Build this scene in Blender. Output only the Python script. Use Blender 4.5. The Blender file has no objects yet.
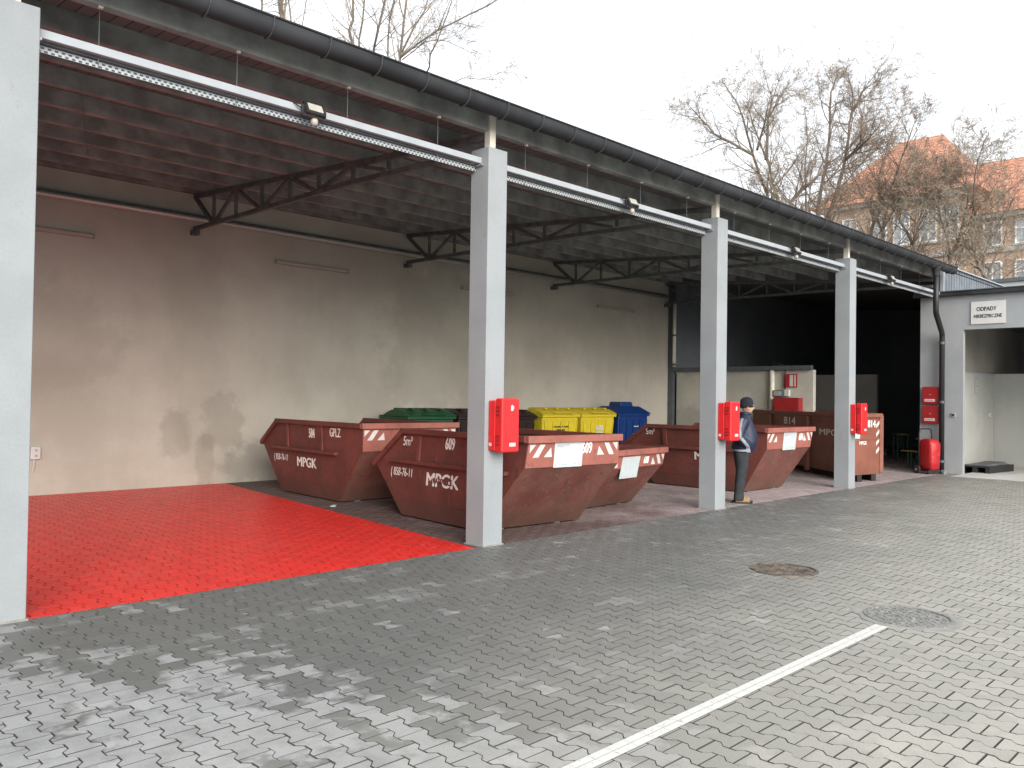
import bpy, bmesh, math, random
import numpy as np
from mathutils import Vector, Matrix
random.seed(7)
PI = math.pi
SC = bpy.context.scene
COL = SC.collection
R = math.radians

# ------------------------------------------------------------------ world, light, camera
w = bpy.data.worlds.new("World"); SC.world = w; w.use_nodes = True
nt = w.node_tree; nt.nodes.clear()
SUN_EL, SUN_AZ = 21.0, 204.0            # azimuth clockwise from +Y
wo = nt.nodes.new('ShaderNodeOutputWorld'); bg = nt.nodes.new('ShaderNodeBackground')
sky = nt.nodes.new('ShaderNodeTexSky'); sky.sky_type = 'NISHITA'; sky.sun_disc = False
sky.sun_elevation = R(SUN_EL); sky.sun_rotation = R(SUN_AZ)
sky.air_density = 1.0; sky.dust_density = 6.0; sky.ozone_density = 1.0
mx = nt.nodes.new('ShaderNodeMix'); mx.data_type = 'RGBA'; mx.inputs[0].default_value = 0.8   # thin white overcast
mx.inputs[7].default_value = (9.6, 9.9, 10.3, 1)
nt.links.new(sky.outputs[0], mx.inputs[6]); nt.links.new(mx.outputs[2], bg.inputs[0])
bg.inputs[1].default_value = 0.13
nt.links.new(bg.outputs[0], wo.inputs[0])

sl = bpy.data.lights.new('sun', 'SUN'); sl.energy = 2.8; sl.angle = R(40); sl.color = (1.0, 0.96, 0.9)
so = bpy.data.objects.new('sun', sl); COL.objects.link(so)
az, el = R(SUN_AZ), R(SUN_EL)
sd = Vector((math.sin(az)*math.cos(el), math.cos(az)*math.cos(el), math.sin(el)))
so.rotation_euler = sd.to_track_quat('Z', 'Y').to_euler(); so.location = (5, -10, 30)

cam = bpy.data.cameras.new('camera'); co = bpy.data.objects.new('camera', cam); COL.objects.link(co)
cam.sensor_width = 36; cam.lens = 830.34/1024*36; cam.clip_end = 2000; cam.clip_start = 0.05
F = Vector((0.70639856, 0.70761486, 0.01680142)); RT = Vector((0.70747058, -0.70659624, 0.01439177)); UP = RT.cross(F)
CAM = Vector((0, 0, 1.7))
co.matrix_world = Matrix.Translation(CAM) @ Matrix((RT, UP, -F)).transposed().to_4x4()
SC.camera = co
SC.view_settings.view_transform = 'Standard'; SC.view_settings.look = 'None'
SC.view_settings.exposure = 0.42; SC.view_settings.gamma = 1
try:
    SC.cycles.use_denoising = True; SC.cycles.max_bounces = 8; SC.cycles.diffuse_bounces = 6
except Exception: pass

# ------------------------------------------------------------------ helpers
def far_at(px, py, d):
    """a point seen by the surveyed camera at depth d (used to place distant trees at true distances)"""
    return CAM + (F + RT*((px-512)/830.34) - UP*((py-384)/830.34))*d

class MB:
    def __init__(s): s.v = []; s.f = []
    def add(s, vs, fs):
        n = len(s.v); s.v += [tuple(v) for v in vs]; s.f += [tuple(i+n for i in f) for f in fs]; return s
    def box(s, c, d, rz=0, M=None):
        x, y, z = d[0]/2, d[1]/2, d[2]/2
        vs = [Vector((a*x, b*y, e*z)) for e in (-1, 1) for b in (-1, 1) for a in (-1, 1)]
        m = M if M is not None else Matrix.Rotation(rz, 3, 'Z')
        vs = [m @ v + Vector(c) for v in vs]
        return s.add(vs, [(0,2,3,1),(4,5,7,6),(0,1,5,4),(1,3,7,5),(3,2,6,7),(2,0,4,6)])
    def bx(s, x0, x1, y0, y1, z0, z1):
        return s.box(((x0+x1)/2, (y0+y1)/2, (z0+z1)/2), (abs(x1-x0), abs(y1-y0), abs(z1-z0)))
    def beam(s, a, b, wd, ht, up=(0,0,1)):
        a, b = Vector(a), Vector(b); d = (b-a); L = d.length; d.normalize(); u = Vector(up)
        if abs(d.dot(u)) > .98: u = Vector((1,0,0))
        r = d.cross(u).normalized(); u = r.cross(d).normalized()
        M = Matrix((d, r, u)).transposed()
        return s.box((a+b)/2, (L, wd, ht), M=M)
    def hexa(s, bot, top):
        """eight corners: bottom 4 and top 4, both counter-clockwise from above"""
        return s.add(list(bot)+list(top), [(3,2,1,0),(4,5,6,7),(0,1,5,4),(1,2,6,5),(2,3,7,6),(3,0,4,7)])
    def tube(s, pts, rad, n=8, cap=True):
        pts = [Vector(p) for p in pts]
        if not isinstance(rad, (list, tuple)): rad = [rad]*len(pts)
        rings = []; prev = None
        for i, p in enumerate(pts):
            d = (pts[min(i+1, len(pts)-1)] - pts[max(i-1, 0)])
            if d.length < 1e-9: d = Vector((0,0,1))
            d.normalize()
            if prev is None:
                a = Vector((0,0,1)) if abs(d.z) < .9 else Vector((1,0,0))
                u = d.cross(a).normalized()
            else:
                u = prev - d*prev.dot(d)
                if u.length < 1e-6: u = d.orthogonal()
                u.normalize()
            prev = u; v = d.cross(u)
            rings.append([p + (u*math.cos(2*PI*k/n) + v*math.sin(2*PI*k/n))*rad[i] for k in range(n)])
        vs = [q for r in rings for q in r]; fs = []
        for i in range(len(pts)-1):
            for k in range(n):
                k2 = (k+1) % n
                fs.append((i*n+k, i*n+k2, (i+1)*n+k2, (i+1)*n+k))
        if cap:
            fs.append(tuple(range(n-1, -1, -1))); fs.append(tuple((len(pts)-1)*n+k for k in range(n)))
        return s.add(vs, fs)
    def cyl(s, a, b, r, n=16): return s.tube([a, b], r, n)
    def lathe(s, prof, n=24, c=(0,0,0), sx=1, sy=1):
        vs = []; fs = []
        for r, z in prof:
            for k in range(n):
                t = 2*PI*k/n; vs.append((c[0]+r*sx*math.cos(t), c[1]+r*sy*math.sin(t), c[2]+z))
        for i in range(len(prof)-1):
            for k in range(n):
                k2 = (k+1) % n; fs.append((i*n+k, i*n+k2, (i+1)*n+k2, (i+1)*n+k))
        fs.append(tuple(range(n-1, -1, -1))); fs.append(tuple((len(prof)-1)*n+k for k in range(n)))
        return s.add(vs, fs)
    def prism(s, poly, fn, h0, h1):
        """extrude a 2-D polygon; fn(a, b, h) gives the 3-D point"""
        n = len(poly)
        vs = [fn(a, b, h0) for a, b in poly] + [fn(a, b, h1) for a, b in poly]
        fs = [tuple(range(n-1, -1, -1)), tuple(range(n, 2*n))]
        fs += [(i, (i+1) % n, n+(i+1) % n, n+i) for i in range(n)]
        return s.add(vs, fs)
    def build(s, name, mat, parent=None, bevel=0, smooth=False, seg=2, fix=True):
        me = bpy.data.meshes.new(name); me.from_pydata(s.v, [], s.f); me.update()
        if fix:
            bm = bmesh.new(); bm.from_mesh(me); bmesh.ops.recalc_face_normals(bm, faces=bm.faces); bm.to_mesh(me); bm.free()
        o = bpy.data.objects.new(name, me); COL.objects.link(o)
        me.materials.append(mat)
        if parent is not None: o.parent = parent
        if smooth: me.shade_smooth()
        if bevel:
            m = o.modifiers.new('bevel', 'BEVEL'); m.width = bevel; m.segments = seg; m.limit_method = 'ANGLE'; m.angle_limit = R(35)
            if seg > 1 and not smooth:
                me.shade_smooth(); m.harden_normals = True
        return o

def tag(o, label, cat, group=None, kind=None):
    o['label'] = label; o['category'] = cat
    if group: o['group'] = group
    if kind: o['kind'] = kind
    return o
def thing(name, label, cat, loc=(0,0,0), rz=0, group=None):
    o = bpy.data.objects.new(name, None); COL.objects.link(o); o.empty_display_size = .2
    o.location = loc; o.rotation_euler = (0, 0, rz); return tag(o, label, cat, group)
def structure(o, label, cat): return tag(o, label, cat, kind='structure')
def copy_tree(o, parent=None):
    c = o.copy(); COL.objects.link(c)
    if parent is not None: c.parent = parent
    for ch in o.children: copy_tree(ch, c)
    return c

# ------------------------------------------------------------------ material helpers
class NT:
    def __init__(s, name):
        m = bpy.data.materials.new(name); m.use_nodes = True; s.m = m; s.t = m.node_tree
        s.p = s.t.nodes['Principled BSDF']; s.out = s.t.nodes['Material Output']
    def n(s, kind, **kw):
        x = s.t.nodes.new(kind)
        for k, v in kw.items(): setattr(x, k, v)
        return x
    def l(s, a, b): s.t.links.new(a, b)
    def put(s, sock, v):
        if hasattr(v, 'links') or hasattr(v, 'is_linked'): s.l(v, sock)
        else: sock.default_value = v
    def math(s, op, a, b=0.0, c=None, clamp=False):
        x = s.n('ShaderNodeMath', operation=op); x.use_clamp = clamp
        s.put(x.inputs[0], a); s.put(x.inputs[1], b)
        if c is not None: s.put(x.inputs[2], c)
        return x.outputs[0]
    def noise(s, vec, scale, detail=4, rough=.55, dist=0.0):
        x = s.n('ShaderNodeTexNoise'); x.inputs['Scale'].default_value = scale
        x.inputs['Detail'].default_value = detail; x.inputs['Roughness'].default_value = rough
        x.inputs['Distortion'].default_value = dist
        if vec is not None: s.l(vec, x.inputs['Vector'])
        return x.outputs['Fac']
    def smooth(s, v, a, b):
        x = s.n('ShaderNodeMapRange', interpolation_type='SMOOTHSTEP')
        s.put(x.inputs['Value'], v); x.inputs['From Min'].default_value = a; x.inputs['From Max'].default_value = b
        return x.outputs['Result']
    def mix(s, f, a, b, mode='MIX'):
        x = s.n('ShaderNodeMix', data_type='RGBA', blend_type=mode)
        s.put(x.inputs[0], f)
        for i, v in ((6, a), (7, b)):
            if isinstance(v, tuple): v = tuple(v) + ((1,) if len(v) == 3 else ())
            s.put(x.inputs[i], v)
        return x.outputs[2]
    def scale(s, vec, sc, loc=(0,0,0)):
        x = s.n('ShaderNodeMapping'); s.l(vec, x.inputs[0]); x.inputs['Scale'].default_value = sc; x.inputs['Location'].default_value = loc
        return x.outputs[0]
    def obj(s): return s.n('ShaderNodeTexCoord').outputs['Object']
    def objr(s):
        """object coordinates moved by a random amount per object"""
        c = s.n('ShaderNodeTexCoord').outputs['Object']; i = s.n('ShaderNodeObjectInfo').outputs['Random']
        v = s.n('ShaderNodeVectorMath', operation='ADD'); s.l(c, v.inputs[0])
        k = s.n('ShaderNodeMath', operation='MULTIPLY'); s.l(i, k.inputs[0]); k.inputs[1].default_value = 37.0
        s.l(k.outputs[0], v.inputs[1]); return v.outputs[0]
    def pos(s): return s.n('ShaderNodeNewGeometry').outputs['Position']
    def sep(s, v):
        x = s.n('ShaderNodeSeparateXYZ'); s.l(v, x.inputs[0]); return x.outputs
    def bump(s, h, strength=.3, dist=.01):
        x = s.n('ShaderNodeBump'); s.l(h, x.inputs['Height']); x.inputs['Strength'].default_value = strength; x.inputs['Distance'].default_value = dist
        s.l(x.outputs[0], s.p.inputs['Normal'])
    def fin(s, col, rough, metal=0.0, spec=None):
        if isinstance(col, tuple): col = tuple(col) + ((1,) if len(col) == 3 else ())
        s.put(s.p.inputs['Base Color'], col); s.put(s.p.inputs['Roughness'], rough); s.p.inputs['Metallic'].default_value = metal
        if spec is not None: s.p.inputs['Specular IOR Level'].default_value = spec
        return s.m

def plain(name, col, rough=.6, metal=0.0, var=.12, sc=6.0, bump=0.0, bsc=60):
    t = NT(name); c = t.objr(); n = t.noise(c, sc, 5)
    dk = tuple(v*(1-var) for v in col); lt = tuple(min(1, v*(1+var)) for v in col)
    f = t.smooth(n, .3, .7)
    if bump: t.bump(t.noise(c, bsc, 3), bump, .004)
    return t.fin(t.mix(f, dk, lt), rough, metal)

def plaster(name, a, b, stains=(), sc=.7, bump=.15, streak=True, rough=.9, scuff=0):
    t = NT(name); c = t.pos(); n = t.noise(c, sc, 6, .6)
    if streak: n = t.math('ADD', t.math('MULTIPLY', n, .82), t.math('MULTIPLY', t.noise(t.scale(c, (1.6, 1.6, .25)), 1.6, 5, .6), .18))
    col = t.mix(t.smooth(n, .36, .64), a, b)
    col = t.mix(t.math('MULTIPLY', t.smooth(t.noise(c, 45, 2), .35, .75), .12), col, tuple(v*.6 for v in a))
    x, y, z = t.sep(c)
    for (sx, sz, rx, rz_, amt, colr) in stains:
        dx = t.math('DIVIDE', t.math('SUBTRACT', x, sx), rx); dz = t.math('DIVIDE', t.math('SUBTRACT', z, sz), rz_)
        r2 = t.math('ADD', t.math('MULTIPLY', dx, dx), t.math('MULTIPLY', dz, dz))
        k = t.math('ADD', r2, t.math('MULTIPLY', t.math('SUBTRACT', t.noise(c, 2.2, 6, .7), .5), 3.2))
        m = t.math('MULTIPLY', t.math('SUBTRACT', 1.0, t.smooth(k, .45, 1.25)), amt)
        col = t.mix(m, col, colr)
    if bump: t.bump(t.noise(c, 80, 4), bump, .004)
    if scuff:
        q = t.math('MULTIPLY', t.smooth(t.noise(t.scale(c, (1, 1, .5)), 7, 6, .75), .62, .70), t.smooth(t.noise(c, 1.1, 3), .42, .6))
        col = t.mix(t.math('MULTIPLY', q, scuff), col, (.20,.19,.175))
    return t.fin(col, rough)

# ------------------------------------------------------------------ materials
M = {}
M['pillar'] = plaster('pillar_plaster', (.268,.293,.312), (.305,.330,.350), sc=1.4, bump=.12, scuff=.5)
dampc = (.20,.18,.15)
M['wall'] = plaster('beige_plaster', (.435,.412,.355), (.535,.512,.45), stains=(
    (6.35, .98, .33, .48, .30, dampc), (7.25, 1.12, .42, .62, .30, dampc), (6.95, .45, .22, .6, .28, dampc),
    (8.3, .35, 1.1, .5, .5, (.22,.21,.19)), (12.5, 3.0, 1.6, 2.2, .18, (.2,.2,.15)), (4.2, 2.6, 1.2, 1.0, .15, dampc)), sc=.55)
M['grey_plaster'] = plaster('grey_plaster', (.29,.31,.325), (.35,.37,.385), sc=.8, bump=.1)
M['white_plaster'] = plaster('white_plaster', (.42,.43,.41), (.50,.50,.475), sc=.8, bump=.06)
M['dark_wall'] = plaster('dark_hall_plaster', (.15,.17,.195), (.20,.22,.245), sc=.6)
M['concrete'] = plaster('panel_concrete', (.44,.44,.39), (.56,.55,.49), stains=((22, 1.0, 30, .5, .3, (.2,.19,.16)),), sc=1.2, bump=.2)
M['slab'] = plaster('slab_concrete', (.50,.50,.47), (.62,.62,.59), sc=1.5, streak=False)
M['purlin'] = plain('purlin_timber', (.270,.285,.278), .85, var=.3, sc=3)
M['board'] = None
t = NT('roof_boards'); c = t.pos(); x, y, z = t.sep(c)
wv = t.math('FRACT', t.math('MULTIPLY', x, 1/.14))
gap = t.math('LESS_THAN', wv, .06)
bid = t.math('FLOOR', t.math('MULTIPLY', x, 1/.14))
wn = t.n('ShaderNodeTexWhiteNoise', noise_dimensions='1D'); t.l(bid, wn.inputs['W'])
cc = t.mix(wn.outputs['Value'], (.155,.170,.168), (.205,.218,.213))
cc = t.mix(t.math('MULTIPLY', t.noise(t.scale(c, (9, 1.2, 9)), 3, 4), .5), cc, (.12,.125,.122))
M['board'] = t.fin(t.mix(gap, cc, (.012,.01,.009)), .9)
M['steel_dark'] = plain('dark_steel', (.115,.132,.136), .6, .05, var=.25)
M['steel_mid'] = plain('painted_post_steel', (.10,.115,.13), .55, .2)
M['gutter'] = plain('coated_gutter', (.030,.032,.036), .62, .0, var=.3, sc=2); M['gutter'].node_tree.nodes['Principled BSDF'].inputs['Specular IOR Level'].default_value = .25
M['zinc'] = plain('zinc_bracket', (.085,.092,.10), .5, .3)
M['galv'] = plain('galvanised', (.42,.44,.46), .35, .55, var=.08)
M['white_metal'] = plain('white_metal', (.37,.405,.44), .4, .0, var=.05)
M['cream_pipe'] = plain('cream_pipe', (.72,.69,.60), .45)
M['black'] = plain('black_plastic', (.018,.018,.02), .45)
M['lamp_glass'] = plain('lamp_glass', (.46,.45,.40), .25)
M['batten'] = plain('batten_plastic', (.42,.39,.34), .45, var=.06)
M['red_box'] = plain('red_plastic', (.68,.018,.022), .42, var=.06)
M['red_metal'] = plain('red_enamel', (.30,.016,.02), .4, var=.08)
M['sticker'] = plain('white_sticker', (.60,.60,.59), .5, var=.04)
M['sheet'] = plain('notice_sheet', (.50,.555,.57), .35, var=.05)
M['ink'] = plain('dark_ink', (.03,.03,.035), .6)
M['red_ink'] = plain('red_ink', (.45,.02,.03), .6)
M['text_grey'] = plain('grey_ink', (.35,.37,.38), .6)
M['rubber'] = plain('rubber', (.02,.02,.02), .8)

# worn maroon enamel
def skip_paint(name, a, b, rust, pale, rough=.5, palef=.5, amt=.35):
    t = NT(name); c = t.objr(); n1 = t.noise(c, 1.6, 6, .62); n2 = t.noise(c, 9, 6, .7); n3 = t.noise(t.scale(c, (9, 9, 1.2)), 2.2, 5, .65)
    col = t.mix(t.smooth(n1, .34, .66), a, b)
    n4 = t.noise(c, 3.4, 7, .72); n5 = t.noise(t.scale(c, (26, 26, 2.0)), 1.0, 4, .6)
    col = t.mix(t.math('MULTIPLY', t.smooth(n4, .50, .66), amt), col, rust)
    col = t.mix(t.math('MULTIPLY', t.smooth(n2, .58, .68), min(1, amt*1.5)), col, tuple(v*.7 for v in rust))
    col = t.mix(t.math('MULTIPLY', t.smooth(n5, .60, .78), amt*.8), col, tuple(v*.8 for v in rust))
    col = t.mix(t.math('MULTIPLY', t.smooth(n3, .58, .76), palef), col, pale)
    col = t.mix(t.math('MULTIPLY', t.math('MULTIPLY', t.smooth(t.noise(c, 22, 5, .75), .60, .70), t.smooth(n1, .45, .6)), palef), col, pale)
    z = t.sep(t.pos())[2]                                   # splashed dirt near the ground, part of the wear
    d = t.math('MULTIPLY', t.math('SUBTRACT', 1, t.smooth(t.math('ADD', z, t.math('MULTIPLY', t.math('SUBTRACT', n2, .5), .5)), .08, .42)), .55)
    col = t.mix(d, col, rust)
    t.bump(t.noise(c, 5, 4), .12, .01)
    return t.fin(col, t.math('ADD', rough, t.math('MULTIPLY', n2, .25)))
M['skip'] = skip_paint('maroon_enamel', (.132,.036,.030), (.180,.052,.042), (.075,.038,.028), (.28,.15,.125), amt=.5, palef=.35)
M['skip_worn'] = skip_paint('scraped_maroon', (.145,.045,.036), (.205,.080,.064), (.10,.065,.047), (.34,.24,.19), amt=.6, palef=.75)
M['skip_pink'] = skip_paint('faded_pink_enamel', (.26,.085,.065), (.33,.115,.09), (.17,.075,.055), (.38,.2,.165), amt=.4, palef=.35)
M['skip_in'] = skip_paint('rusty_inside', (.05,.032,.026), (.085,.05,.038), (.06,.035,.025), (.12,.09,.07))
M['box_cont'] = skip_paint('brown_enamel', (.205,.070,.048), (.255,.092,.064), (.13,.06,.04), (.30,.15,.11), amt=.3, palef=.2)
M['stencil'] = None
t = NT('stencil_white'); c = t.objr()
M['stencil'] = t.fin(t.mix(t.smooth(t.noise(c, 26, 5, .7), .56, .74), (.84,.83,.81), (.50,.32,.29)), .6)
M['stripe'] = plain('stripe_white', (.58,.57,.55), .55, var=.08, sc=14)
M['green_bin'] = plain('green_bin_plastic', (.012,.075,.030), .5, var=.15)
M['brown_bin'] = plain('brown_bin_plastic', (.022,.014,.012), .5)
M['yellow_bin'] = plain('yellow_bin_plastic', (.62,.50,.03), .45, var=.07)
M['blue_bin'] = plain('blue_bin_plastic', (.006,.035,.16), .45)

# pavers
def paver_mat(name, dark, pale, kind):
    t = NT(name); g = t.n('ShaderNodeNewGeometry'); P = g.outputs['Position']; RI = g.outputs['Random Per Island']
    x, y, z = t.sep(P)
    n1 = t.noise(P, .8, 5, .6); n2 = t.noise(P, 5.5, 5, .65); n4 = t.noise(P, 90, 3, .6)
    if kind == 'yard':
        b1 = t.smooth(t.math('SUBTRACT', 3.35, t.math('ADD', x, t.math('MULTIPLY', t.math('SUBTRACT', y, 3.5), .30))), -.7, 1.3)
        b2 = t.smooth(t.math('SUBTRACT', 2.0, t.math('MULTIPLY_ADD', x, .20, t.math('MULTIPLY', y, .62))), -.35, .5)
        b3 = t.math('SUBTRACT', 1.0, t.smooth(t.math('ADD', t.math('ABSOLUTE', t.math('SUBTRACT', x, 2.0)), t.math('MULTIPLY', t.math('ABSOLUTE', t.math('SUBTRACT', y, 5.9)), .8)), .55, 1.25))
        b = t.math('SUBTRACT', t.math('MAXIMUM', b1, b2), t.math('MULTIPLY', b3, .55))
        n5 = t.noise(P, 1.9, 4, .6)
        k = t.math('ADD', t.math('MULTIPLY', b, .60), t.math('MULTIPLY', t.math('SUBTRACT', n1, .5), .9))
        k = t.math('ADD', k, t.math('MULTIPLY', t.math('SUBTRACT', n5, .5), .75))
        k = t.math('ADD', k, t.math('MULTIPLY', t.math('SUBTRACT', RI, .5), .50))
        k = t.math('ADD', k, t.math('MULTIPLY', t.math('SUBTRACT', n2, .5), .75))
        m = t.math('MULTIPLY', t.smooth(k, .25, .47), t.math('ADD', .62, t.math('MULTIPLY', t.smooth(n2, .3, .6), .38)))
        st = t.noise(t.scale(P, (.30, 1.5, 1), (3.1, 5.7, 0)), 1.3, 5, .62)
        st = t.math('ADD', st, t.math('MULTIPLY', t.math('SUBTRACT', RI, .5), .30))
        st = t.math('ADD', st, t.math('MULTIPLY', t.math('SUBTRACT', n2, .5), .45))
        m2 = t.math('MULTIPLY', t.smooth(st, .55, .78), .48)
        m = t.math('MAXIMUM', m, m2)
        # blocks turn paler and warmer towards the south and east of the yard
        e = t.smooth(t.math('ADD', t.math('SUBTRACT', t.math('MULTIPLY', x, .22), y), t.math('MULTIPLY', t.math('SUBTRACT', n1, .5), 2.2)), -4.0, -.2)
        base = t.mix(e, dark, (.375,.363,.318))
        pale = t.mix(e, pale, (.45,.432,.385))
        col = t.mix(m, base, pale)
        rough = t.math('ADD', .52, t.math('MULTIPLY', m, .35))
    elif kind == 'red':
        wear = t.smooth(t.math('ADD', t.noise(t.scale(P, (1.6, .8, 1)), 1.5, 5, .6), t.math('MULTIPLY', t.math('SUBTRACT', RI, .5), .12)), .58, .74)
        col = t.mix(t.math('MULTIPLY', wear, .22), dark, pale)
        col = t.mix(t.math('MULTIPLY', t.smooth(n2, .5, .8), .3), col, tuple(v*.7 for v in dark))
        rough = t.math('ADD', .24, t.math('MULTIPLY', n2, .32))
    else:
        dust = t.smooth(t.math('ADD', n1, t.math('MULTIPLY', t.math('SUBTRACT', x, 8.4), .085)), .40, .95)
        dust = t.math('ADD', t.math('MULTIPLY', dust, .85), t.math('MULTIPLY', t.math('SUBTRACT', n2, .5), .5), clamp=True)
        col = t.mix(dust, dark, pale)
        rough = .75
    col = t.mix(t.math('MULTIPLY', RI, .22), col, (.05,.05,.05) if kind != 'red' else (.25,.012,.012))
    col = t.mix(t.math('MULTIPLY', t.smooth(n4, .42, .7), .16), col, (.08,.08,.08) if kind != 'red' else (.3,.015,.015))
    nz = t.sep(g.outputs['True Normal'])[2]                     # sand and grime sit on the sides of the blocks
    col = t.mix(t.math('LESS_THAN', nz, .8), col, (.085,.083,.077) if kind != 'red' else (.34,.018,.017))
    t.bump(n4, .22, .003)
    return t.fin(col, rough)
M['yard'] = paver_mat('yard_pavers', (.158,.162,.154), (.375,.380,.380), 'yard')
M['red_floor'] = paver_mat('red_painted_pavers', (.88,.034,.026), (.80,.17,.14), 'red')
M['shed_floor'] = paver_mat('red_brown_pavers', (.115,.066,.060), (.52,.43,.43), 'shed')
t = NT('joint_sand'); c = t.pos()
M['joint'] = t.fin(t.mix(t.noise(c, 30, 4), (.022,.022,.021), (.05,.048,.044)), .95)
M['far_ground'] = plain('outer_ground', (.16,.16,.15), .9, sc=.3)

# ------------------------------------------------------------------ ground
def outline(hw, ww, hl, a, b):
    q = [(hw, -hl), (hw, -a), (ww, -b), (ww, b), (hw, a), (hw, hl)]
    return np.array(q + [(-px, -py) for px, py in q])
def pavers(name, x0, x1, y0, y1, mat, holes=(), planes=(), seed=1):
    rng = np.random.default_rng(seed)
    P_, L = .139, .2; g = .0024; ch = .0022
    o_out = outline(.0865-g, .0525-g, .1-g, .066-g*.4, .034-g*.4); o_in = outline(.0865-g-ch, .0525-g-ch, .1-g-ch, .066-ch*.4, .034-ch*.4)
    cs = []
    for i in range(int(math.floor(x0/P_)), int(math.ceil(x1/P_))+1):
        off = .1*(i % 2)
        for j in range(int(math.floor((y0-y1)/L))-1, 2):
            cs.append((i*P_, y1 + j*L + off))
    cs = np.array(cs)
    cs = cs[(cs[:,0] > x0-.1) & (cs[:,0] < x1+.1) & (cs[:,1] > y0-.12) & (cs[:,1] < y1+.12)]
    for hx, hy, hr in holes: cs = cs[np.hypot(cs[:,0]-hx, cs[:,1]-hy) > hr]
    n = len(cs); v = np.zeros((n, 24, 3))
    jit = rng.normal(0, .0009, (n, 2))
    v[:, :12, :2] = o_in[None] + (cs+jit)[:, None]; v[:, 12:, :2] = o_out[None] + (cs+jit)[:, None]
    dz = rng.uniform(-.0022, .0006, n); tx = rng.normal(0, .005, n); ty = rng.normal(0, .004, n)
    rel = v[:, :, :2] - cs[:, None]
    v[:, :, 2] = dz[:, None] + rel[..., 0]*tx[:, None] + rel[..., 1]*ty[:, None]
    v[:, 12:, 2] -= .0095
    top = np.arange(12); quads = []
    for k in range(12):
        k2 = (k+1) % 12; quads.append([k, 12+k, 12+k2, k2])
    loops1 = np.concatenate([top] + [np.array(q) for q in quads])
    loops = (loops1[None] + (np.arange(n)*24)[:, None]).ravel()
    ls1 = np.concatenate([[0], 12+4*np.arange(12)]); lstart = (ls1[None] + (np.arange(n)*60)[:, None]).ravel()
    ltot = np.tile(np.concatenate([[12], np.full(12, 4)]), n)
    me = bpy.data.meshes.new(name); me.vertices.add(n*24); me.vertices.foreach_set('co', v.ravel())
    me.loops.add(len(loops)); me.loops.foreach_set('vertex_index', loops.astype(np.int32))
    me.polygons.add(len(lstart)); me.polygons.foreach_set('loop_start', lstart.astype(np.int32)); me.polygons.foreach_set('loop_total', ltot.astype(np.int32))
    me.update(calc_edges=True); me.validate()
    bm = bmesh.new(); bm.from_mesh(me)
    for pco, pno in planes:
        bmesh.ops.bisect_plane(bm, geom=bm.verts[:]+bm.edges[:]+bm.faces[:], dist=1e-5, plane_co=pco, plane_no=pno, clear_outer=True)
    bmesh.ops.recalc_face_normals(bm, faces=bm.faces)
    if sum(f.normal.z for f in bm.faces) < 0: bmesh.ops.reverse_faces(bm, faces=bm.faces[:])
    bm.to_mesh(me); bm.free(); me.shade_flat()
    o = bpy.data.objects.new(name, me); COL.objects.link(o); me.materials.append(mat); return o

FY = 6.93                      # front edge of the shed floor
MH1, MH2 = (7.92, 4.0), (6.94, 2.45)
MB().bx(-400, 400, -400, 400, -.6, -.016).build('ground', M['far_ground'])
structure(bpy.data.objects['ground'], 'wide grey ground beneath and beyond the paved yard', 'ground')
MB().bx(-7, 34.5, -5, 15.0, -.016, -.0085).build('paver_bed', M['joint'])
structure(bpy.data.objects['paver_bed'], 'dark jointing sand bed between the paving blocks', 'paver bed')
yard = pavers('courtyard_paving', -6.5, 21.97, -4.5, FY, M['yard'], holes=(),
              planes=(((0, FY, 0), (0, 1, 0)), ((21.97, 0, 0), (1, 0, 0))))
structure(yard, 'grey interlocking concrete paving of the yard with damp and dry patches', 'paving')
EA, EB = Vector((6.37, FY, 0)), Vector((7.30, 14.7, 0)); ed = (EB-EA).normalized(); en = Vector((ed.y, -ed.x, 0))
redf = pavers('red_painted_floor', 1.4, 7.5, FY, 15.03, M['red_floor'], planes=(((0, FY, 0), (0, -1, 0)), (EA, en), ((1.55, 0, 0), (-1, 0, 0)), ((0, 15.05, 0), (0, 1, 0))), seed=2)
structure(redf, 'bright red painted paving in the empty first bay', 'floor')
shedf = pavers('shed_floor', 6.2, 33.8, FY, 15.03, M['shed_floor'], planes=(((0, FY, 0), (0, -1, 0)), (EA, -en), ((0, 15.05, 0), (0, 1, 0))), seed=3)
shedl = pavers('shed_floor', -3.6, 1.6, FY, 15.03, M['shed_floor'], planes=(((0, FY, 0), (0, -1, 0)), ((1.55, 0, 0), (1, 0, 0)), ((0, 15.05, 0), (0, 1, 0))), seed=4)  # unseen bay kept unpainted so less red light bounces onto wall and roof
structure(shedl, 'red brown paving in the bay left of the bright red floor', 'floor')
structure(shedf, 'dusty red brown paving under the skips and bins', 'floor')

# painted line, laid as a thin worn sheet
t = NT('worn_line_paint'); c = t.pos()
fac = t.smooth(t.noise(c, 30, 6, .75), .58, .70)
tr = t.n('ShaderNodeBsdfTransparent'); ms = t.n('ShaderNodeMixShader')
t.fin(t.mix(t.noise(c, 6, 4), (.54,.54,.51), (.68,.68,.645)), .75)
t.l(fac, ms.inputs[0]); t.l(t.p.outputs[0], ms.inputs[1]); t.l(tr.outputs[0], ms.inputs[2]); t.l(ms.outputs[0], t.out.inputs['Surface'])
M['line'] = t.m
mb = MB(); xx = -5.0
while xx < 6.66:
    a = min(xx+.137, 6.66); mb.add([(xx+.0008, 2.445, .003), (a-.0008, 2.445, .003), (a-.0008, 2.494, .003), (xx+.0008, 2.494, .003)], [(0,1,2,3)])
    mb.add([(xx+.0008, 2.4965, .003), (a-.0008, 2.4965, .003), (a-.0008, 2.545, .003), (xx+.0008, 2.545, .003)], [(0,1,2,3)]); xx = a if a < 6.66 else 99
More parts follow.
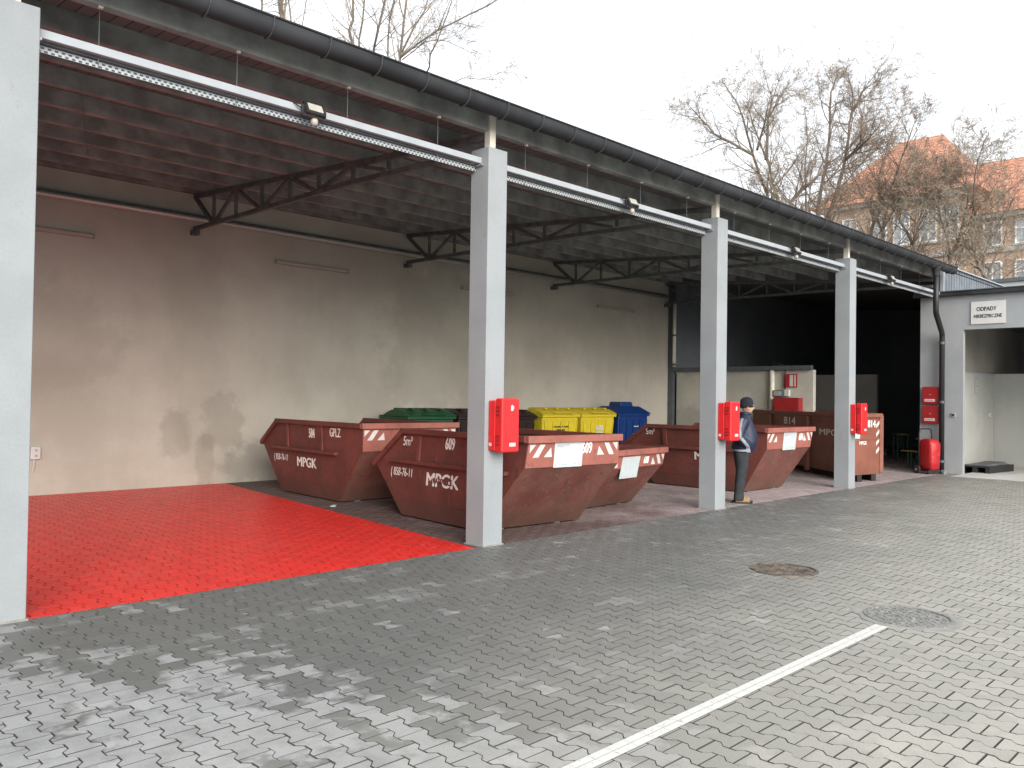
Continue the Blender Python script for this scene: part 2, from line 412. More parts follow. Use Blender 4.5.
structure(mb.build('road_marking', M['line'], fix=False), 'worn white painted bay line across the grey paving', 'road marking')

def manhole(name, label, pos, r, ring_mat, lid_mat, rr, ribs):
    o = thing(name, label, 'manhole cover', (pos[0], pos[1], 0), random.random(), 'manhole covers in the yard')
    if rr > r:
        n = 40; vs = []; 
        for k in range(n):
            a = 2*PI*k/n; q = rr*(1+.05*math.sin(5*a)+.03*math.sin(11*a+1)); vs += [(math.cos(a)*r, math.sin(a)*r, .004), (math.cos(a)*q, math.sin(a)*q, .0035), (math.cos(a)*q, math.sin(a)*q, -.006)]
        fs = []
        for k in range(n):
            k2 = (k+1) % n; fs += [(3*k, 3*k+1, 3*k2+1, 3*k2), (3*k+1, 3*k+2, 3*k2+2, 3*k2+1)]
        MB().add(vs, fs).build('mortar_collar', ring_mat, o)
    MB().lathe([(r-.028, -.005), (r-.028, .010), (r, .010), (r, -.005)], 48).build('frame_ring', lid_mat, o)
    mb = MB().lathe([(.001, -.005), (r-.034, -.005), (r-.034, .004), (.001, .004)], 48)
    for i in range(-6, 7):
        for j in range(-6, 7):
            if math.hypot(i, j)*.042 < r-.06 and (i+j) % 2 == 0 and ribs: mb.box((i*.042, j*.042, .0055), (.03, .03, .005), rz=.78 if j % 2 else 0)
    mb.build('lid', lid_mat, o)
M['iron'] = plain('rusty_iron', (.15,.125,.10), .7, .3, var=.5, sc=9, bump=.3)
M['conc_lid'] = plain('speckled_concrete', (.21,.21,.20), .9, var=.45, sc=40, bump=.4, bsc=60)
M['mortar'] = plain('pale_mortar', (.27,.265,.245), .9, var=.15, sc=12, bump=.4, bsc=40)
manhole('manhole_cover', 'rusty brown iron manhole cover in the open paving', MH1, .33, M['mortar'], M['iron'], .33, True)
manhole('manhole_cover', 'grey speckled concrete manhole cover at the end of the white line', MH2, .33, M['mortar'], M['conc_lid'], .40, True)
# ------------------------------------------------------------------ the open shed
X1, BAY, PW, PH = 6.47, 4.93, .30, 4.58
PX = [X1 + BAY*k for k in (-2, -1, 0, 1, 2)]           # near left corners of the pillars
def roof_z(y): return 5.0 + .0735*(y-7.05)              # underside of the boarding
BW = 15.05
shed = thing('open_shed', 'long open fronted storage shed with grey square pillars under a dark timber roof', 'shed', (0, 0, 0))
MB().bx(-3.9, 21.95, BW, BW+.3, 0, 5.57).build('back_wall', M['wall'], shed)
MB().bx(-3.9, -3.6, 7.3, BW, 0, 5.2).build('side_wall', M['wall'], shed)
for i, px in enumerate(PX):
    o = MB().bx(px, px+PW, 6.91, 6.91+PW, 0, PH).build('pillar', M['pillar'], shed, bevel=.008)
    MB().bx(px-.012, px+PW+.012, 6.898, 7.222, -.004, .012).build('base_joint', M['mortar'], o)
    MB().bx(px+.10, px+.19, 7.0, 7.09, PH-.01, 4.995).build('post_stub', M['cream_pipe'] if i else M['pillar'], o)
# sloping roof deck with boarding underneath and sheet on top
mb = MB(); x0, x1 = -4.1, 21.78
for (a, b) in ((6.70, BW+.5),):
    mb.hexa([(x0, a, roof_z(a)), (x1, a, roof_z(a)), (x1, b, roof_z(b)), (x0, b, roof_z(b))],
            [(x0, a, roof_z(a)+.03), (x1, a, roof_z(a)+.03), (x1, b, roof_z(b)+.03), (x0, b, roof_z(b)+.03)])
deck = mb.build('roof_boarding', M['board'], shed)
mb = MB()
for (xa, xb, a, b) in ((-4.2, 21.82, 6.66, BW+.6), (21.82, 34.3, 7.0, BW+.6)):
    z = .034
    mb.hexa([(xa, a, roof_z(a)+z), (xb, a, roof_z(a)+z), (xb, b, roof_z(b)+z), (xa, b, roof_z(b)+z)],
            [(xa, a, roof_z(a)+z+.025), (xb, a, roof_z(a)+z+.025), (xb, b, roof_z(b)+z+.025), (xa, b, roof_z(b)+z+.025)])
k = -4.2
while k < 21.8:                                         # raised seams whose ends show along the roof edge
    mb.box((k, 6.72, roof_z(6.72)+.066), (.03, .12, .014)); k += .23
mb.build('roof_sheeting', M['gutter'], shed)
ys = [7.08 + .92*k for k in range(9)] + [15.0]
for y in ys:
    z = roof_z(y)
    MB().hexa([(x0+.05, y-.05, z-.2), (x1-.05, y-.05, z-.2), (x1-.05, y+.05, z-.2), (x0+.05, y+.05, z-.2)],
              [(x0+.05, y-.05, roof_z(y-.05)-.002), (x1-.05, y-.05, roof_z(y-.05)-.002), (x1-.05, y+.05, roof_z(y+.05)-.002), (x0+.05, y+.05, roof_z(y+.05)-.002)]).build('purlin', M['purlin'], shed)
# steel roof trusses over every pillar
def truss(x):
    o = MB().beam((x, 7.15, 4.60), (x, 7.9, 4.64), .06, .07).beam((x, 7.9, 4.64), (x, 10.0, 4.71), .06, .07).beam((x, 10.0, 4.71), (x, 14.98, 4.735), .06, .07).build('bottom_chord', M['steel_dark'], None)
    ct = lambda y: roof_z(y)-.245
    mb = MB().beam((x, 7.15, ct(7.15)), (x, 14.98, ct(14.98)), .07, .08)
    tr = mb.build('roof_truss', M['steel_dark'], shed)
    o.parent = tr
    web = MB(); cb = lambda y: 4.72
    yv = [14.2, 13.36, 12.46, 11.58, 10.75, 9.86, 9.02]
    for i, y in enumerate(yv): web.beam((x, y, cb(y)+.02), (x, y, ct(y)-.02), .045, .045)
    for a, b in ((14.95, 14.25),): web.beam((x, a, ct(a)-.03), (x, b, cb(b)+.03), .06, .06)
    for i in range(0, 6):
        if i % 2 == 0: web.beam((x, yv[i]-.05, cb(0)+.03), (x, yv[i+1]+.05, ct(yv[i+1])-.03), .05, .05)
        else: web.beam((x, yv[i]-.05, ct(yv[i])-.03), (x, yv[i+1]+.1, cb(0)+.03), .05, .05)
    web.build('web_bars', M['steel_dark'], tr)
    MB().bx(x-.05, x+.05, 14.86, 15.049, 4.62, 4.70).build('wall_bracket', M['steel_dark'], tr)
for px in PX + [21.60]: truss(px+PW/2)
# one loose tie rod and wire seen under the roof
MB().tube([(2.9, 9.4, 4.83), (4.0, 12.6, 5.07)], .006, 5).build('tie_wire', M['steel_mid'], shed)
# gutter: half round with a rolled lip, open at the top
gy, gz, gr = 6.69, 4.945, .100
mb = MB(); prof = []
for k in range(13):
    a = PI + PI*k/12; prof.append((gy+gr*math.cos(a), gz+gr*math.sin(a)))
outer = [(gy-gr, gz+.05)] + prof + [(gy+gr, gz+.12)]
inner = [(yy + (.006 if yy < gy else -.006), zz+.004) for yy, zz in reversed(outer)]
mb.prism(outer+inner, lambda a, b, h: (h, a, b), -4.2, 21.75)
gut = mb.build('gutter', M['gutter'], shed)
gut.data.shade_smooth(); gm = gut.modifiers.new('es', 'EDGE_SPLIT'); gm.split_angle = R(40)
MB().tube([(-4.2, gy-gr-.004, gz+.055), (21.75, gy-gr-.004, gz+.055)], .011, 8).build('rolled_lip', M['gutter'], gut)
x = -3.9
while x < 21.7:
    mb = MB(); pts = [(gy+(gr+.004)*math.cos(PI+PI*k/10), gz+(gr+.004)*math.sin(PI+PI*k/10)) for k in range(8)]
    pts = [(gy-gr-.016, gz+.06)] + pts
    for a, b in zip(pts, pts[1:]): mb.beam((x, a[0], a[1]), (x, b[0], b[1]), .026, .006, up=(1,0,0))
    mb.build('gutter_bracket', M['zinc'], gut); x += .575
# steel frame at the east end and the dark hall beyond it
MB().bx(21.95, 22.07, 14.86, 15.04, 0, 5.35).build('corner_post', M['steel_mid'], shed)
MB().bx(21.96, 22.10, 10.36, 14.86, 2.60, 2.72).build('cross_beam', M['steel_mid'], shed)
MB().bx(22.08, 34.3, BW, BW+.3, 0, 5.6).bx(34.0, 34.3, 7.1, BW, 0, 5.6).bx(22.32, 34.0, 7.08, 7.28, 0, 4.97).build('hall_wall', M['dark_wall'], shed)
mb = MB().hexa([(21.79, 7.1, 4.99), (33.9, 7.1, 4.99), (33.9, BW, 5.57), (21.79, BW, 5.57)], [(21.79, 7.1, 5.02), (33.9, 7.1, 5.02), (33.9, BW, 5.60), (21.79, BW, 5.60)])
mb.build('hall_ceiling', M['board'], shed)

# precast concrete panels standing between the shed and the hall
def panel_wall(name, x, y0, y1, h, joints, label):
    o = thing(name, label, 'concrete wall', (x, (y0+y1)/2, 0))
    MB().bx(0, .16, y0-(y0+y1)/2, y1-(y0+y1)/2, 0, h).bx(.16, .9, y0-(y0+y1)/2, y1-(y0+y1)/2, 0, .12).build('panel', M['concrete'], o, bevel=.012)
    mb = MB()
    for j in joints: mb.box((-.002, j-(y0+y1)/2, h/2), (.004, .02, h-.03))
    if joints: mb.build('panel_joint', M['steel_mid'], o)
panel_wall('concrete_wall', 22.12, 10.36, 14.84, 2.60, (11.6, 13.9), 'pale concrete panel wall with the hydrant sign, behind the brown container')
panel_wall('concrete_wall', 27.0, 10.55, 15.0, 2.62, (12.6,), 'dimmer concrete panel wall standing further back inside the dark hall')

# ------------------------------------------------------------------ cable rails, floodlights, battens, pipes
t = NT('perforated_steel'); c = t.obj(); x, y, z = t.sep(c)
u = t.math('MULTIPLY', x, 1/.05); row = t.math('FLOOR', t.math('MULTIPLY', z, 1/.026))
u2 = t.math('ADD', u, t.math('MULTIPLY', t.math('FLOORED_MODULO', row, 2.0), .5))
du = t.math('ABSOLUTE', t.math('SUBTRACT', t.math('FRACT', u2), .5)); dv = t.math('ABSOLUTE', t.math('SUBTRACT', t.math('FRACT', t.math('MULTIPLY', z, 1/.026)), .5))
hole = t.math('MULTIPLY', t.math('LESS_THAN', du, .26), t.math('LESS_THAN', dv, .30))
M['perf'] = t.fin(t.mix(hole, (.50,.54,.58), (.06,.06,.065)), .4)
spans = [(PX[0]+PW, PX[1]), (PX[1]+PW, PX[2]), (PX[2]+PW, PX[3]), (PX[3]+PW, PX[4]), (PX[4]+PW, 21.9)]
where = ['in the bay beyond the leftmost pillar', 'across the first bay above the red floor', 'across the second bay above the foremost skip',
         'across the third bay above the man', 'across the last bay nearest the annex']
for i, (a, b) in enumerate(spans):
    L = b-a
    o = thing('cable_tray', 'white cable tray hung on rods ' + where[i], 'cable tray', (a, 7.05, 4.40), 0, 'cable trays under the shed eaves')
    MB().bx(.004, L-.004, -.028, .028, 0, .068).build('trunking', M['white_metal'], o, bevel=.004)
    MB().bx(.004, L-.004, .075, .079, -.075, -.022).build('perforated_strip', M['perf'], o)
    MB().bx(.004, L-.004, .079, .13, -.022, -.018).bx(.004, L-.004, .028, .079, -.018, -.012).build('strip_flange', M['steel_mid'], o)
    for end in (0.0, L): MB().box((end+(.02 if end == 0 else -.02), .02, -.02), (.03, .16, .02)).build('end_bracket', M['galv'], o)
    k = 0.47
    while k < L:
        r = MB().cyl((k, .03, -.1), (k, .03, .42), .0040, 6).build('hanger_rod', M['steel_mid'], o)
        MB().box((k, .012, .42), (.035, .03, .07)).build('rod_clip', M['cream_pipe'], r); k += 1.18
fl_where = ['over the red floor', 'over the second bay', 'over the third bay', 'over the last bay by the annex']
for i, x in enumerate((4.22, 9.25, 14.15, 18.63)):
    o = thing('floodlight', 'small black floodlight clipped to the cable tray ' + fl_where[i], 'floodlight', (x, 7.0, 4.40), 0, 'floodlights on the cable trays')
    m_ = Matrix.Rotation(R(-28), 3, 'X')
    MB().box((0, -.04, .035), (.21, .035, .145), M=m_).build('housing', M['black'], o, bevel=.006)
    MB().box((0, -.062, .042), (.155, .012, .085), M=m_).build('lens', M['lamp_glass'], o, bevel=.003)
    MB().beam((-.12, -.03, -.04), (-.12, -.03, .06), .012, .03).beam((.12, -.03, -.04), (.12, -.03, .06), .012, .03).beam((-.126, -.03, -.045), (.126, -.03, -.045), .03, .012).build('yoke', M['black'], o)
    MB().lathe([(.01, -.12), (.03, -.11), (.036, -.08), (.03, -.055), (.01, -.05)], 12, c=(.01, -.03, 0)).build('motion_sensor', M['batten'], o, smooth=True)
    MB().tube([(-.11, -.02, .02), (-.17, .0, .05), (-.19, .02, .07), (-.16, .04, .02)], .007, 6).build('lead', M['black'], o)
bt = ['partly behind the leftmost pillar', 'above the red floor', 'behind the pillar at the foremost skip', 'above the blue bin']
for i, x in enumerate((3.22, 8.32, 13.25, 18.41)):
    o = thing('batten_light', 'unlit strip light batten on the beige back wall, ' + bt[i], 'strip light', (x, BW, 4.35), 0, 'strip lights along the back wall')
    MB().bx(0, 1.65, -.085, -.002, -.045, .03).build('diffuser', M['batten'], o, bevel=.02)
    for e in (0, 1.65): MB().box((e+(-.012 if e == 0 else .012), -.043, -.006), (.024, .09, .08)).build('end_cap', M['text_grey'], o, bevel=.006)
o = thing('wall_pipe', 'long thin pipe clipped below a modelled shadow strip high along the back wall', 'pipe', (0, 14.9, 4.91))
MB().cyl((-3.5, -.03, -.01), (21.7, -.03, -.01), .044, 12).build('pipe', plain('bright_pipe', (.55,.55,.54), .3, .35, var=.05), o, smooth=True)
MB().bx(-3.5, 21.9, .05, .14, .035, .095).build('shade_strip', M['steel_dark'], o)  # dark bar added where the wall only shows the pipe's shadow
k = -3
while k < 21.5:
    MB().box((k, .06, .02), (.03, .16, .09)).build('pipe_clip', M['steel_mid'], o); k += 2.46
o = thing('vertical_pipe', 'cream vertical pipe in the far corner of the shed', 'pipe', (21.90, 14.78, 2.75))
MB().cyl((0, 0, 0), (0, 0, 2.0), .055, 14).build('pipe', M['cream_pipe'], o, smooth=True)
MB().cyl((0, 0, .02), (0, 0, .10), .065, 14).cyl((0, 0, .95), (0, 0, 1.0), .063, 14).build('pipe_collar', M['steel_mid'], o)
o = thing('standpipe', 'pale vertical pipe with a black elbow on the concrete panel wall', 'pipe', (22.04, 11.55, 0))
MB().cyl((0, 0, .9), (0, 0, 2.72), .07, 14).build('pipe', M['cream_pipe'], o, smooth=True)
MB().tube([(0, 0, 2.70), (0, -.02, 2.80), (0, -.15, 2.80), (0, -.32, 2.74), (0, -.40, 2.6), (0, -.40, 1.98)], .022, 8).build('side_hose', M['black'], o, smooth=True)
o = thing('electric_box', 'small dark electric box on the concrete wall above the red cabinet', 'electric box', (22.10, 11.36, 1.84))
MB().bx(-.14, 0, -.18, .13, 0, .19).build('housing', M['steel_dark'], o, bevel=.01)
MB().bx(-.155, -.14, -.14, .09, .03, .16).build('lid', M['text_grey'], o, bevel=.006)
MB().bx(-.10, 0, -.34, -.20, .02, .21).build('socket_plate', M['sticker'], o, bevel=.006)

# text
_tc = {}
def txt(body, size, mat, parent, origin, xd, nd, sx=1.0, bold=0.0, name='lettering', ext=.0012):
    fat = bold; bold = 0.0; key = (body, size, sx, fat, ext)
    if key not in _tc:
        cu = bpy.data.curves.new('t', 'FONT'); cu.body = body; cu.size = size; cu.align_x = 'CENTER'; cu.align_y = 'CENTER'
        cu.extrude = ext; cu.offset = bold; cu.resolution_u = 3
        ob = bpy.data.objects.new('t', cu); COL.objects.link(ob)
        bpy.context.view_layer.update(); dg = bpy.context.evaluated_depsgraph_get()
        me = bpy.data.meshes.new_from_object(ob.evaluated_get(dg)); bpy.data.objects.remove(ob); bpy.data.curves.remove(cu)
        for v in me.vertices: v.co.x *= sx
        if fat:
            co_ = [v.co.copy() for v in me.vertices]; fs_ = [tuple(p.vertices) for p in me.polygons]; q = MB()
            for k, (dx, dy) in enumerate(((0, 0), (fat, 0), (-fat, 0), (0, fat*.7), (0, -fat*.7))): q.add([(c.x+dx, c.y+dy, c.z+k*.0003) for c in co_], fs_)
            me = bpy.data.meshes.new('t'); me.from_pydata(q.v, [], q.f); me.update()
        me.materials.clear(); _tc[key] = me
    me = _tc[key].copy(); me.name = name; me.materials.append(mat)
    o = bpy.data.objects.new(name, me); COL.objects.link(o)
    if parent is not None: o.parent = parent
    X = Vector(xd).normalized(); N = Vector(nd).normalized(); Y = N.cross(X).normalized(); X = Y.cross(N)
    m = Matrix((X, Y, N)).transposed().to_4x4(); m.translation = Vector(origin); o.matrix_local = m
    return o

o = thing('hydrant_sign', 'small red and white hydrant sign on the concrete panel wall', 'sign', (22.10, 11.02, 2.30))
MB().bx(-.012, 0, -.2, .2, -.19, .19).build('plate', M['red_ink'], o)
MB().bx(-.016, -.012, -.08, .02, -.16, .16).build('pictogram', M['sticker'], o)
MB().bx(-.016, -.012, -.16, -.12, -.16, .16).build('arrow_strip', M['sticker'], o)
o = thing('fire_cabinet', 'dark red hose cabinet with white lettering on the concrete wall behind the container', 'fire cabinet', (22.06, 11.05, 1.2))
MB().bx(-.22, 0, -.42, .36, 0, .62).build('housing', M['red_metal'], o, bevel=.012)
MB().bx(-.235, -.22, -.39, .33, .03, .59).build('door', M['red_metal'], o, bevel=.006)
for yy in (.10, -.17): MB().bx(-.240, -.235, yy-.09, yy+.09, .14, .22).build('label_plate', M['sticker'], o)

# red extinguisher boxes on three pillars
def ext_box():
    o = thing('extinguisher_box', 'x', 'extinguisher box', (0,0,0), 0, 'red extinguisher boxes on the pillars')
    MB().bx(-.135, .135, -.115, 0, -.29, .285).build('back_shell', M['red_box'], o, bevel=.018)
    lid = MB().bx(-.14, .14, -.235, -.118, -.305, .31).build('lid', M['red_box'], o, bevel=.022)
    for z in (-.21, -.165, -.12, .12, .165, .21): MB().bx(-.146, -.139, -.20, -.14, z-.012, z+.012).build('hinge_lug', M['red_metal'], lid)
    MB().prism([(-.06, -.17), (.06, -.17), (.085, 0), (.06, .17), (-.06, .17), (-.085, 0)], lambda a, b, h: (a, h, b), -.241, -.234).build('raised_panel', M['red_box'], lid, bevel=.004)
    MB().bx(-.02, .075, -.2385, -.235, -.235, -.195).build('label_plate', M['sticker'], lid)
    mb = MB().lathe([(.001, -.035), (.016, -.035), (.016, .02), (.006, .035), (.001, .035)], 10, c=(0, 0, .0), sx=1, sy=.12)
    pic = MB(); pic.add([(v[0]+.015, v[1]-.238, v[2]+.20) for v in mb.v], mb.f); pic.bx(.036, .044, -.2385, -.235, .185, .225); pic.build('pictogram', M['sticker'], lid)
    MB().bx(-.138, -.134, -.06, -.02, -.235, -.20).build('latch', M['sticker'], o)
    return o
ebs = ['on the pillar in front of the foremost skip', 'on the pillar beside the man in the dark blue jacket', 'on the pillar in front of the brown container']
eb0 = ext_box()
for i, px in enumerate(PX[2:]):
    o = eb0 if i == 0 else copy_tree(eb0)
    o.location = (px+.185, 6.91, 1.385); o['label'] = 'bright red plastic extinguisher box ' + ebs[i]
#PART3
# ------------------------------------------------------------------ skips
M['tubmats'] = None
def skip(label, pose, s, side=(), end=(), ribs=(.35, 1.5), ledge=(-.3, 1.9, .80), sheet=None, stripes=True):
    Lb, wb, wt, a, zt, b, Ht, c, c2, Hp = s
    W = lambda z: wb + (wt-wb)*z/Ht
    o = thing('waste_skip', label, 'skip', (pose[0], pose[1], 0), R(pose[2]), 'open maroon waste skips')
    zb = .02
    prof = [(0, zb), (Lb, zb), (Lb+c2, Hp), (Lb+c, Ht), (-b, Ht), (-a, zt)]
    Lft = [(u, -W(z), z) for u, z in prof]; Rgt = [(u, W(z), z) for u, z in prof]
    vs = Lft + Rgt
    fs = [(0,1,2,3,4,5), (11,10,9,8,7,6), (0,6,7,1), (1,7,8,2), (2,8,9,3), (6,0,5,11)]
    tub = MB().add(vs, fs).build('tub', M['skip'], o, fix=False)
    me = tub.data
    for m_ in ('skip_worn', 'skip_in', 'skip_in'): me.materials.append(M[m_])
    me.polygons[3].material_index = 1
    sm = tub.modifiers.new('thick', 'SOLIDIFY'); sm.thickness = .018; sm.offset = -1; sm.material_offset = 2; sm.material_offset_rim = 0
    # rims
    mb = MB(); h = .075
    for sg in (-1, 1):
        mb = MB()
        P3 = lambda u, z: (u, sg*(W(z)+.012), z)
        mb.beam(P3(-a-.02, zt-.02), P3(-b+.03, Ht-.03), .075, .075).beam(P3(-b-.02, Ht-.03), P3(Lb+c-.005, Ht-.03), .075, h)
        mb.build('side_rim', M['skip'], o, bevel=.006)
    MB().beam((-a-.02, -W(zt), zt-.02), (-a-.02, W(zt), zt-.02), .06, .06).build('tail_rim', M['skip'], o, bevel=.006)
    MB().bx(Lb+c-.03, Lb+c+.055, -wt-.035, wt+.035, Ht-.075, Ht+.012).build('end_rim', M['skip_pink'], o, bevel=.006)
    # faded end panel
    q = 3*.002
    MB().hexa([(Lb+c2+.001, -W(Hp)+.002, Hp), (Lb+c2+q+.006, -W(Hp)+.002, Hp), (Lb+c2+q+.006, W(Hp)-.002, Hp), (Lb+c2+.001, W(Hp)-.002, Hp)],
              [(Lb+c+.001, -wt+.002, Ht-.076), (Lb+c+q+.006, -wt+.002, Ht-.076), (Lb+c+q+.006, wt-.002, Ht-.076), (Lb+c+.001, wt-.002, Ht-.076)]).build('end_panel', M['skip_pink'], o)
    ex = lambda z: Lb+c2+(c-c2)*(z-Hp)/(Ht-.076-Hp)+q+.0075
    # ribs and ledge on both sides
    for sg in (-1, 1):
        mb = MB()
        for u in ribs:
            mb.hexa([(u-.045, sg*W(ledge[2]), ledge[2]), (u+.045, sg*W(ledge[2]), ledge[2]), (u+.045, sg*(W(ledge[2])+.03), ledge[2]), (u-.045, sg*(W(ledge[2])+.03), ledge[2])],
                    [(u-.045, sg*W(Ht), Ht-.07), (u+.045, sg*W(Ht), Ht-.07), (u+.045, sg*(W(Ht)+.03), Ht-.07), (u-.045, sg*(W(Ht)+.03), Ht-.07)])
        for m1 in [mb]: m1.build('rib', M['skip'], o, bevel=.004)
        MB().bx(ledge[0], ledge[1], sg*(W(ledge[2])-.002), sg*(W(ledge[2])+.07), ledge[2]-.05, ledge[2]).build('ledge', M['skip'], o, bevel=.005)
    for sg in (-1, 1):
        mb = MB().beam((.03, sg*(W(.24)+.001), .24), (Lb-.03+c2*.0, sg*(W(.24)+.001), .24), .006, .012)
        mb.beam((Lb*.62, sg*(W(.26)+.001), .26), (Lb*.62, sg*(W(ledge[2])+.001), ledge[2]-.06), .006, .010, up=(1,0,0)); mb.build('weld_seam', M['skip'], o)
    # skids
    for v in (-.5, .5): MB().bx(.02, Lb-.02, v-.05, v+.05, -.0, zb+.002).build('skid', M['steel_dark'], o)
    k = (wt-wb)/Ht
    for (body, u, z, size, sx, bold, mt) in side:
        txt(body, size, M[mt], o, (u, -W(z)-.004, z), (1, 0, 0), (0, -1, -k), sx, bold)
    kk = (c-c2)/(Ht-.076-Hp); ne = (1, 0, -kk)
    if stripes:
        zc0, zc1 = Ht-.25, Ht-.095
        for sgn in (-1, 1):
            mb = MB()
            for pts in ([(0, 1), (.095, 1), (0, .35)], [(.055, 0), (.145, 0), (.25, 1), (.165, 1)], [(.235, 0), (.37, 0), (.345, .75)]):
                pts = [(sgn*(wt-.025-f), zc0+(zc1-zc0)*g) for f, g in pts]
                mb.prism(pts, lambda v, z, h: (ex(z)+h, v, z), 0, .0015)
            mb.build('warning_stripes', M['stripe'], o)
    if sheet:
        v0, v1, z0, z1, lines = sheet
        sh = MB().hexa([(ex(z0), v0, z0), (ex(z0)+.004, v0, z0), (ex(z0)+.004, v1, z0), (ex(z0), v1, z0)], [(ex(z1), v0, z1), (ex(z1)+.004, v0, z1), (ex(z1)+.004, v1, z1), (ex(z1), v1, z1)]).build('notice_sheet', M['sheet'], o)
        mb = MB()
        for (vf, zf, ln) in lines:
            zz = z0+(z1-z0)*zf; vv = v0+(v1-v0)*vf
            mb.hexa([(ex(zz)+.0045, vv, zz), (ex(zz)+.0055, vv, zz), (ex(zz)+.0055, vv+ln*(v1-v0), zz), (ex(zz)+.0045, vv+ln*(v1-v0), zz)],
                    [(ex(zz)+.0045, vv, zz+.012), (ex(zz)+.0055, vv, zz+.012), (ex(zz)+.0055, vv+ln*(v1-v0), zz+.012), (ex(zz)+.0045, vv+ln*(v1-v0), zz+.012)])
        mb.build('printed_lines', M['text_grey'], sh)
    for (body, v, z, size, sx, bold, mt) in end:
        txt(body, size, M[mt], o, (ex(z)+.002, v, z), (0, 1, 0), ne, sx, bold)
    return o
LN = [(.08, .86, .42), (.08, .80, .25), (.06, .08, .05), (.2, .08, .04), (.3, .08, .06), (.4, .08, .05), (.85, .08, .05), (.7, .1, .08)]
def mpgk(u, z, size, extra=True):
    r = [('MPGK', u, z, size*.84, 1.12, size*.026, 'stencil')]
    return r
s2 = (1.80, .88, .79, .80, .70, .12, 1.235, .82, .79, .86)
k2 = skip('foremost maroon skip, number 609, its pink end turned to the yard', (8.17, 9.43, -94.9), s2,
     side=mpgk(.93, .56, .30) + [('609', 1.06, 1.065, .23, .62, .004, 'stencil'), ('5m³', .03, 1.055, .19, .8, 0, 'stencil'), ('( 858-76-11', -.07, .61, .17, .72, 0, 'stencil')],
     end=[('609', .20, 1.075, .20, .62, .004, 'stencil')], ribs=(.33,), ledge=(-.36, 2.3, .80), sheet=(-.36, .13, .85, 1.165, LN))
W2 = lambda z: s2[1]+(s2[2]-s2[1])*z/s2[6]
txt('KATOWICE', .105, M['skip'], k2, (.95, -W2(.56)-.0075, .555), (1, -0.0, 0), (0, -1, .05), .80, .006)
s1 = (2.03, .84, .89, .71, .84, .11, 1.27, .73, .70, .85)
k1 = skip('maroon skip with the number 584, standing closest to the beige back wall', (8.36, 13.21, -93.4), s1,
     side=mpgk(.95, .56, .27) + [('584', 1.15, 1.06, .22, .6, .004, 'stencil'), ('GPLZ', 1.92, 1.10, .20, .72, .002, 'stencil'), ('( 858-76-11', .02, .60, .16, .72, 0, 'stencil')],
     end=(), ribs=(.29, 1.49), ledge=(-.25, 2.0, .80))
s3 = (1.90, .85, .88, .75, .62, .08, .93, .60, .56, .66)
k3 = skip('lowest maroon skip, number 688, tucked behind the foremost skip', (10.18, 10.19, -84.9), s3,
     side=mpgk(1.0, .4, .2), end=[('688', .32, .755, .16, .62, .004, 'stencil')], ribs=(.4, 1.5), ledge=(-.2, 2.0, .62), sheet=(-.38, .12, .50, .83, LN[2:]))
s4 = (1.98, .76, .92, .76, .74, .11, 1.21, .55, .52, .83)
k4 = skip('maroon skip with the number 684, standing behind the man in the dark blue jacket', (14.76, 9.89, -89.7), s4,
     side=mpgk(1.30, .63, .26) + [('684', 1.62, 1.05, .21, .6, .004, 'stencil'), ('5m³', -.02, 1.06, .18, .8, 0, 'stencil')],
     end=[('684', .42, 1.03, .19, .62, .004, 'stencil')], ribs=(.33,), ledge=(-.4, 2.2, .80), sheet=(-.28, .23, .80, 1.13, LN))

# ------------------------------------------------------------------ the taller brown container, turned across the corner of the shed
def dl(d, l): return Vector(((d+l)*.7071, (d-l)*.7071))
A, B, C, D = dl(17.75, 7.27), dl(18.35, 8.14), dl(23.8, 8.5), dl(23.6, 6.84)
o = thing('waste_container', 'tall open brown steel container with ribs and the number 814, behind the rightmost pillar', 'container', (A.x, A.y, 0))
q = [(p-A) for p in (A, B, C, D)]
z0, z1 = .15, 1.46
vs = [(p.x, p.y, z) for z in (z0, z1) for p in q]
body = MB().add(vs, [(0,3,2,1), (0,1,5,4), (1,2,6,5), (2,3,7,6), (3,0,4,7)]).build('tub', M['box_cont'], o, fix=False)
body.data.materials.append(M['skip_in']); sm = body.modifiers.new('thick', 'SOLIDIFY'); sm.thickness = .03; sm.offset = -1; sm.material_offset = 1; sm.material_offset_rim = 0
mb = MB()
for i in range(4):
    a, b = q[i], q[(i+1) % 4]; mb.beam((a.x, a.y, z1-.03), (b.x, b.y, z1-.03), .10, .09)
mb.build('top_rim', M['box_cont'], o, bevel=.01)
sdir = (q[3]-q[0]).normalized(); sn = Vector((-sdir.y, sdir.x)); sn = sn if sn.dot(Vector((-1, -.3))) > 0 else -sn
for d in (19.92, 22.25):
    p = sdir*(d-17.75); mb = MB(); c = Vector((p.x, p.y, 0)) + Vector((sn.x, sn.y, 0))*.04
    mb.box((c.x, c.y, (z0+z1-.16)/2), (.14, .085, z1-z0-.02), rz=math.atan2(sdir.y, sdir.x)).build('rib', M['box_cont'], o, bevel=.008)
for (p, e) in ((q[0], .08), (q[1], .08)):
    c = p; MB().box((c.x, c.y, (z0+z1)/2), (.09, .09, z1-z0-.06), rz=PI/4).build('corner_post', M['box_cont'], o, bevel=.01)
mb = MB()
for t_ in (.25, .75):
    a = q[0].lerp(q[1], t_); b = q[3].lerp(q[2], t_); mb.beam((a.x, a.y, .078), (b.x, b.y, .078), .1, .15)
mb.build('skid', M['rubber'], o)
T = lambda v: Vector((v.x, v.y, 0))
sd3 = -T(sdir)                       # reading direction: towards the near corner
def on_side(d, z, off=.006): p = sdir*(d-17.75); return (p.x+sn.x*off, p.y+sn.y*off, z)
